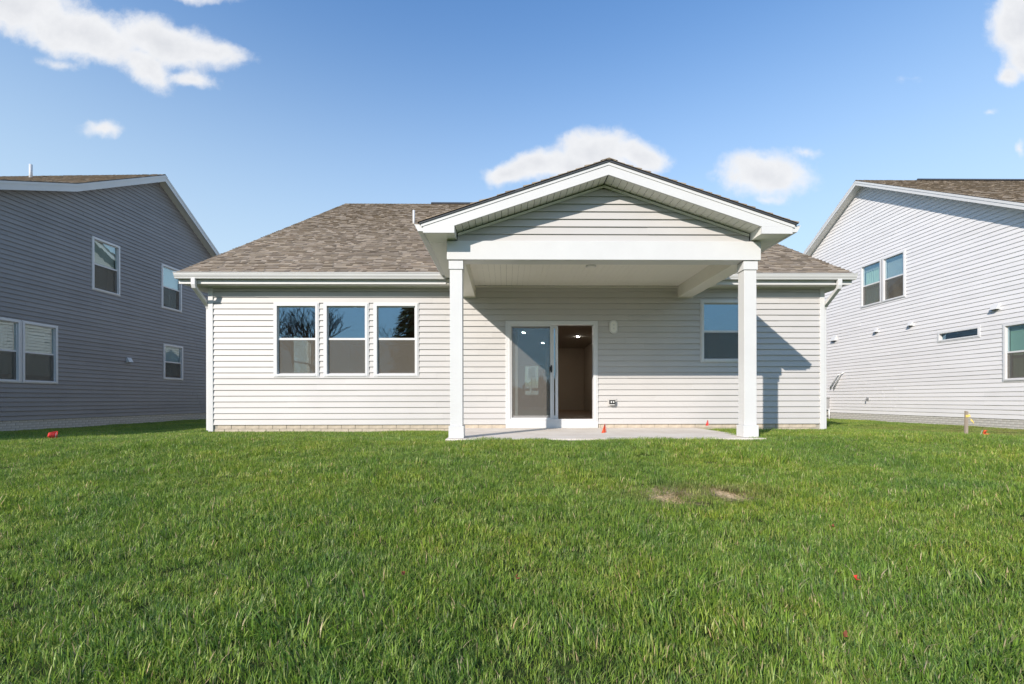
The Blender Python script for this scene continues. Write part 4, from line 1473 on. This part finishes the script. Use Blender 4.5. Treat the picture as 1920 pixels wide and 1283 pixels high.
def lawn_things():
    marker_flag(-7.62, 8.03, 0.145, 0.15, M['red'], 'crumpled red marker flag on the shaded grass by the charcoal house', (0.02, 0.0), tri=False, spin=0.35, crumple=0.35)
    marker_flag(1.59, 7.37, 0.265, 0.095, M['orange'], 'small orange triangular flag on a wire at the front edge of the concrete patio', (-0.025, 0), spin=-0.25, hang=True)
    marker_flag(4.28, 9.85, 0.25, 0.08, M['red'], 'small red flag at the house foundation beside the patio edge', (-0.015, 0), spin=-0.6, hang=True)
    marker_flag(8.20, 8.02, 0.14, 0.12, M['orange'], 'orange flag lying at the foot of the wooden stake', (-0.05, 0), tri=True, spin=math.pi, crumple=0.25)
    # survey stake with its ribbon
    x, y = 8.02, 8.08
    z = gz(x, y)
    r = empty('survey_stake', (x, y, z))
    tag(r, 'weathered wooden survey stake with a yellow ribbon in the lawn', 'stake')
    s = MB()
    s.hexa([(-0.024, -0.016, -0.08), (0.024, -0.016, -0.08), (0.024, 0.016, -0.08), (-0.024, 0.016, -0.08)], [(-0.010, -0.012, 0.47), (0.036, -0.012, 0.455), (0.036, 0.018, 0.455), (-0.010, 0.018, 0.47)])
    s.build('stake', M['wood'], r, bevel=0.002)
    rb = MB()
    rb.box(-0.018, 0.041, -0.019, -0.0165 + 0.001, 0.36, 0.40)
    pts = [(0.04, -0.015, 0.41), (0.06, -0.02, 0.37), (0.055, -0.03, 0.32), (0.09, -0.03, 0.29), (0.125, -0.02, 0.255)]
    for a, b in zip(pts, pts[1:]):
        rb.face([(a[0], a[1], a[2] + .018), (a[0], a[1], a[2] - .018), (b[0], b[1], b[2] - .016), (b[0], b[1], b[2] + .016)])
    rb.build('ribbon', M['yellow'], r)
    # torn bits of marker flag and leaves down in the grass
    bits = [(968, 1083, 'leaf', 'curled rust leaf in the grass in front of the patio'), (1610, 1090, 'red', 'torn red plastic scrap in the grass, brightest of the scraps'),
            (1567, 990, 'leaf', 'flat rust-coloured scrap in the grass below the bare patches'), (1590, 1197, 'leaf', 'thin rust leaf upright in the grass, nearest the camera'),
            (755, 1075, 'leaf', 'tiny brown leaf in the grass left of the curled leaf')]
    for (px, py, m, lab) in bits:
        # where the sight line meets the sloping lawn
        yy = 3.0
        for _ in range(40):
            xx = (px - 948.5) / 880.0 * yy
            yy = (EYE - gz(xx, yy) - 0.05) / ((py - 750.0) / 880.0)
        xx = (px - 948.5) / 880.0 * yy
        b = MB()
        k = random.Random(px)
        n = 5
        sz = 0.022 if m == 'red' else 0.019
        a0 = k.random() * 6
        rim = [(sz * math.cos(a0 + t * 1.05) * k.uniform(.6, 1.25), sz * 0.7 * math.sin(a0 + t * 1.05) * k.uniform(.6, 1.25), sz * k.uniform(-.4, 1.0)) for t in range(6)]
        for t in range(6):
            b.face([(0, 0, 0), rim[t], rim[(t + 1) % 6]])
        o = b.build('plastic_scrap' if m == 'red' else 'fallen_leaf', M[m], None, (xx, yy, gz(xx, yy) + 0.052))
        md = o.modifiers.new('thick', 'SOLIDIFY'); md.thickness = 0.001
        o.rotation_euler = (0.9, 0.2, k.random() * 2)
        tag(o, lab, 'scrap' if m == 'red' else 'leaf', 'scraps in the lawn')


lawn_things()


# ------------------------------------------------------------------ grass
def inside(x, y, m=0.0):
    if XL - m < x < XR + m and YW - m < y: return True
    if -1.0 - m < x < 4.19 + m and 7.43 - m < y < 11: return True
    lx = -13.364 + 0.036 * (y - 12.576)
    if x < lx + m: return True
    if x > 13.95 - m and y > 11.2: return True
    return False


def build_grass():
    rg = np.random.default_rng(5)
    protos = bpy.data.collections.new('grass_tufts')
    S = 0.38
    NB = 760
    kinds = 6
    GREENS = [(0.225, 0.360, 0.044), (0.265, 0.405, 0.052), (0.180, 0.305, 0.046), (0.325, 0.435, 0.070), (0.120, 0.210, 0.048), (0.385, 0.435, 0.125)]
    STRAW = [(0.28, 0.24, 0.12), (0.22, 0.20, 0.09)]
    for k in range(kinds + 1):
        V, F, T = [], [], []
        straw = k == kinds
        cl = [(rg.uniform(-S / 2, S / 2), rg.uniform(-S / 2, S / 2), rg.uniform(0, 6.28), rg.uniform(.75, 1.2)) for _ in range(26)]
        for b in range(NB if not straw else 210):
            x, y = rg.uniform(-S * .62, S * .62, 2) if not straw else rg.normal(0, .075, 2)
            j = min(range(26), key=lambda q: (cl[q][0] - x) ** 2 + (cl[q][1] - y) ** 2)
            a = cl[j][2] + rg.normal(0, 1.0)
            h = max(0.025, rg.normal(0.047, 0.012)) * cl[j][3]
            lean = abs(rg.normal(0.5, 0.38))
            wd = rg.uniform(0.0012, 0.0027)
            if straw:
                h *= 0.6; lean = rg.uniform(1.4, 3.0)
            da, db = math.cos(a), math.sin(a)
            fa = a + math.pi / 2 + rg.normal(0, .5)
            wx, wy = math.cos(fa) * wd, math.sin(fa) * wd
            c = ((0.62, 0.47, 0.27) if rg.random() < .65 else STRAW[rg.integers(2)]) if rg.random() < (0.82 if straw else 0.045) else GREENS[rg.integers(len(GREENS))]
            c = tuple(np.array(c) * rg.uniform(0.8, 1.2))
            i = len(V)
            curl = rg.uniform(0.4, 1.3)
            for t, wf in ((0, .85), (.4, 1.0), (.75, .7)):
                off = h * lean * (t ** (1 + curl))
                zz = h * t * (1 - 0.25 * lean * t)
                V.append((x + da * off - wx * wf, y + db * off - wy * wf, zz)); V.append((x + da * off + wx * wf, y + db * off + wy * wf, zz))
            off = h * lean
            V.append((x + da * off, y + db * off, h * (1 - .25 * lean)))
            F += [(i, i + 1, i + 3, i + 2), (i + 2, i + 3, i + 5, i + 4), (i + 4, i + 5, i + 6)]
            T += [c] * 7
        me = bpy.data.meshes.new('grass_tuft')
        me.from_pydata(V, [], F)
        ca = me.color_attributes.new('tint', 'FLOAT_COLOR', 'POINT')
        d = np.ones((len(V), 4), np.float32); d[:, :3] = T
        ca.data.foreach_set('color', d.ravel())
        me.materials.append(M['grass'])
        me.polygons.foreach_set('use_smooth', [True] * len(F))
        protos.objects.link(bpy.data.objects.new('grass_tuft', me))
    # where the tufts stand
    pts, rot, scl, idx = [], [], [], []
    bare = [(1.55, 4.38, .085, .09), (2.12, 4.42, .06, .065), (10.7, 8.75, .5, .14), (1.0, 7.40, .14, .12)]
    step = 0.215
    y = -1.5
    while y < 24:
        half = 1.2 * max(y, 0) + 3.5
        st = step if y < 6 else (0.235 if y < 12 else 0.28)
        x = -half
        while x < half:
            px, py = x + rg.uniform(-.42, .42) * st, y + rg.uniform(-.42, .42) * st
            x += st
            if inside(px, py, -0.02) or px < -14.2 or px > 14.0:
                continue
            if any(((px - a) / (c + .10)) ** 2 + ((py - b) / (d + .10)) ** 2 < 1 for a, b, c, d in bare):
                continue
            if -9.6 < px < -7.9 and abs(py - (7.35 + 0.06 * (px + 9))) < 0.09:
                continue
            s = rg.uniform(0.82, 1.15) * (1.0 + 0.22 * math.sin(px * 1.7 + 2.1 * math.sin(py * 1.3)) * math.sin(py * 2.3 + 1.4 * math.sin(px * .9)))
            if rg.random() < 0.03: s *= 1.3
            if py > 12 or px > 8.6: s *= 0.8
            if abs(py - YW) < 0.3 or (7.0 < py < 7.5 and -1.2 < px < 4.4): s *= 0.85
            pts.append((px, py, gz(px, py) - 0.004)); rot.append(rg.uniform(0, 6.28)); scl.append(s); idx.append(int(rg.integers(kinds)))
        y += st
    for (a, b, c, d) in bare[:3]:
        for q in range(4 if c < .3 else 26):
            px, py = a + rg.normal(0, c * .8), b + rg.normal(0, d * .8)
            pts.append((px, py, gz(px, py) - 0.004)); rot.append(rg.uniform(0, 6.28)); scl.append(rg.uniform(.7, 1.1)); idx.append(kinds)
    me = bpy.data.meshes.new('lawn_grass')
    me.from_pydata(pts, [], [])
    me.attributes.new('rot', 'FLOAT', 'POINT').data.foreach_set('value', np.array(rot, np.float32))
    me.attributes.new('scl', 'FLOAT', 'POINT').data.foreach_set('value', np.array(scl, np.float32))
    me.attributes.new('idx', 'INT', 'POINT').data.foreach_set('value', np.array(idx, np.int32))
    me.materials.append(M['grass'])
    ob = link('lawn_grass', me)
    tag(ob, 'thick green lawn grass covering the whole back yard', 'grass', kind='stuff')
    ng = bpy.data.node_groups.new('lawn_grass', 'GeometryNodeTree')
    ng.interface.new_socket('Geometry', in_out='INPUT', socket_type='NodeSocketGeometry')
    ng.interface.new_socket('Geometry', in_out='OUTPUT', socket_type='NodeSocketGeometry')
    N, L = ng.nodes, ng.links
    gi, go = N.new('NodeGroupInput'), N.new('NodeGroupOutput')
    ci = N.new('GeometryNodeCollectionInfo')
    ci.inputs['Collection'].default_value = protos
    ci.inputs['Separate Children'].default_value = True
    ci.inputs['Reset Children'].default_value = True
    ip = N.new('GeometryNodeInstanceOnPoints')
    ip.inputs['Pick Instance'].default_value = True

    def attr(name, typ):
        n = N.new('GeometryNodeInputNamedAttribute'); n.data_type = typ; n.inputs['Name'].default_value = name
        return n.outputs['Attribute']
    cb = N.new('ShaderNodeCombineXYZ')
    L.new(attr('rot', 'FLOAT'), cb.inputs['Z'])
    L.new(gi.outputs[0], ip.inputs['Points'])
    L.new(ci.outputs[0], ip.inputs['Instance'])
    L.new(attr('idx', 'INT'), ip.inputs['Instance Index'])
    L.new(cb.outputs[0], ip.inputs['Rotation'])
    L.new(attr('scl', 'FLOAT'), ip.inputs['Scale'])
    L.new(ip.outputs[0], go.inputs[0])
    md = ob.modifiers.new('grass', 'NODES')
    md.node_group = ng


build_grass()

# ================================================================== BEHIND THE CAMERA (seen mirrored in the glass)


def bare_tree(x, y, h, seed, label):
    r = random.Random(seed)
    root = empty('bare_tree', (x, y, gz(x, y)))
    tag(root, label, 'tree', 'leafless trees mirrored in the back windows')
    tk = MB(); br = MB()

    def grow(m, p, d, ln, rad, lvl):
        p = Vector(p); d = Vector(d).normalized()
        pts = [p]
        for i in range(3):
            d = (d + Vector((r.uniform(-.16, .16), r.uniform(-.16, .16), r.uniform(-.02, .14)))).normalized()
            pts.append(pts[-1] + d * ln / 3)
        m.tube(pts, rad, 6 if lvl < 2 else 3, rad * 0.62)
        if lvl >= 5:
            return
        for i in range(3 if lvl else 5):
            a = r.uniform(0, 6.28); sp = r.uniform(.35, .75)
            side = Vector((math.cos(a), math.sin(a), 0))
            nd = (d + side * sp).normalized()
            at = pts[r.choice((2, 3))] if i else pts[3]
            grow(br, at, nd, ln * r.uniform(.58, .8), rad * .64, lvl + 1)
    grow(tk, (0, 0, -0.1), (0, 0, 1), h * 0.30, h * 0.015, 0)
    tk.build('trunk', M['bark'], root)
    br.build('crown', M['bark'], root)


def evergreen(x, y, h, seed, label):
    r = random.Random(seed)
    root = empty('evergreen_tree', (x, y, gz(x, y)))
    tag(root, label, 'tree')
    t = MB(); t.tube([(0, 0, -0.1), (0, 0, h * .95)], 0.16, 8, 0.03); t.build('trunk', M['bark'], root)
    c = MB()
    for i in range(4200):
        f = r.random() ** 0.8
        z = h * (0.08 + 0.92 * f)
        rad = h * 0.27 * (1 - f) ** .8 * (0.35 + 0.65 * r.random()) + .05
        a = r.uniform(0, 6.28)
        p = Vector((math.cos(a) * rad, math.sin(a) * rad, z))
        o = Vector((math.cos(a), math.sin(a), -0.35 + r.uniform(-.3, .3))).normalized() * h * 0.045
        s = Vector((-math.sin(a), math.cos(a), r.uniform(-.3, .3))) * h * 0.014
        c.face([tuple(p - s), tuple(p + o), tuple(p + s), tuple(p - o * .4 + Vector((0, 0, .05)))])
    c.build('crown', M['needles'], root)


def behind():
    T = [(-26.0, -30, 14.6), (-22.6, -31, 15.0), (-19.8, -30, 13.4), (-13.6, -33, 11.5), (-5.6, -31, 10.0)]
    words = ['leafless tree mirrored at the edge of the first back window', 'leafless tree mirrored in the middle of the first back window', 'leafless tree mirrored between the first and second back windows',
             'low leafless tree mirrored in the second back window', 'small leafless tree mirrored beside the evergreen']
    for i, ((x, y, h), lab) in enumerate(zip(T, words)):
        bare_tree(x, y, h, 100 + i, lab)
    evergreen(-9.2, -29, 15.5, 9, 'tall evergreen tree mirrored in the third back window')
    # far thicket closing the horizon
    r = random.Random(4)
    m = MB()
    for i in range(5200):
        x = r.uniform(-75, 75); z = -1.2 + 4.6 * r.random() ** 1.3 * (0.6 + 0.4 * math.sin(x * .21) * math.sin(x * .067 + 1))
        y = -52 + r.uniform(-5, 5)
        w, h = r.uniform(.2, .8), r.uniform(.4, 1.5)
        m.face([(x - w, y, z), (x + w, y + r.uniform(-.5, .5), z), (x + w * r.uniform(-.4, .6), y, z + h)])
    tag(m.build('thicket', M['wood_far']), 'low brown thicket far across the yard mirrored in the door glass', 'thicket', kind='stuff')
    # the pale house over the street, seen through the glazed front door
    h = empty('house', (3.0, 52, 0))
    tag(h, 'pale green house over the street seen through the glazed door', 'house')
    box('wall', mat_plain('pale_green', (0.55, 0.62, 0.52), .6, .05), h, -6, 6, 0, 8, -0.3, 5.5)
    b = MB(); b.prism([(-6.4, 5.4), (6.4, 5.4), (0, 8.6)], -0.4, 8.4, lambda p, q, s: (p, s, q)); b.build('roof', M['deck'], h)
    for x in (-2.2, -0.6, 1.0):
        w = box('window', M['vinyl'], h, x, x + 1.0, -0.05, -0.001, 2.9, 4.3)
        box('pane', M['glass'], w, x + .1, x + .9, -0.06, -0.051, 3.0, 4.2)
    g = box('garage_door', M['white'], h, -2.6, 2.2, -0.05, -0.001, -0.1, 2.2)
    for i in range(4):
        box('pane', M['black'], g, -2.4 + i * 1.15, -1.5 + i * 1.15, -0.06, -0.051, 1.6, 1.95)
    rd = MB(); rd.box(-60, 60, 38, 46, -0.3, -0.12)
    tag(rd.build('road', M['asphalt']), 'asphalt street in front of the houses', 'road', kind='structure')


behind()
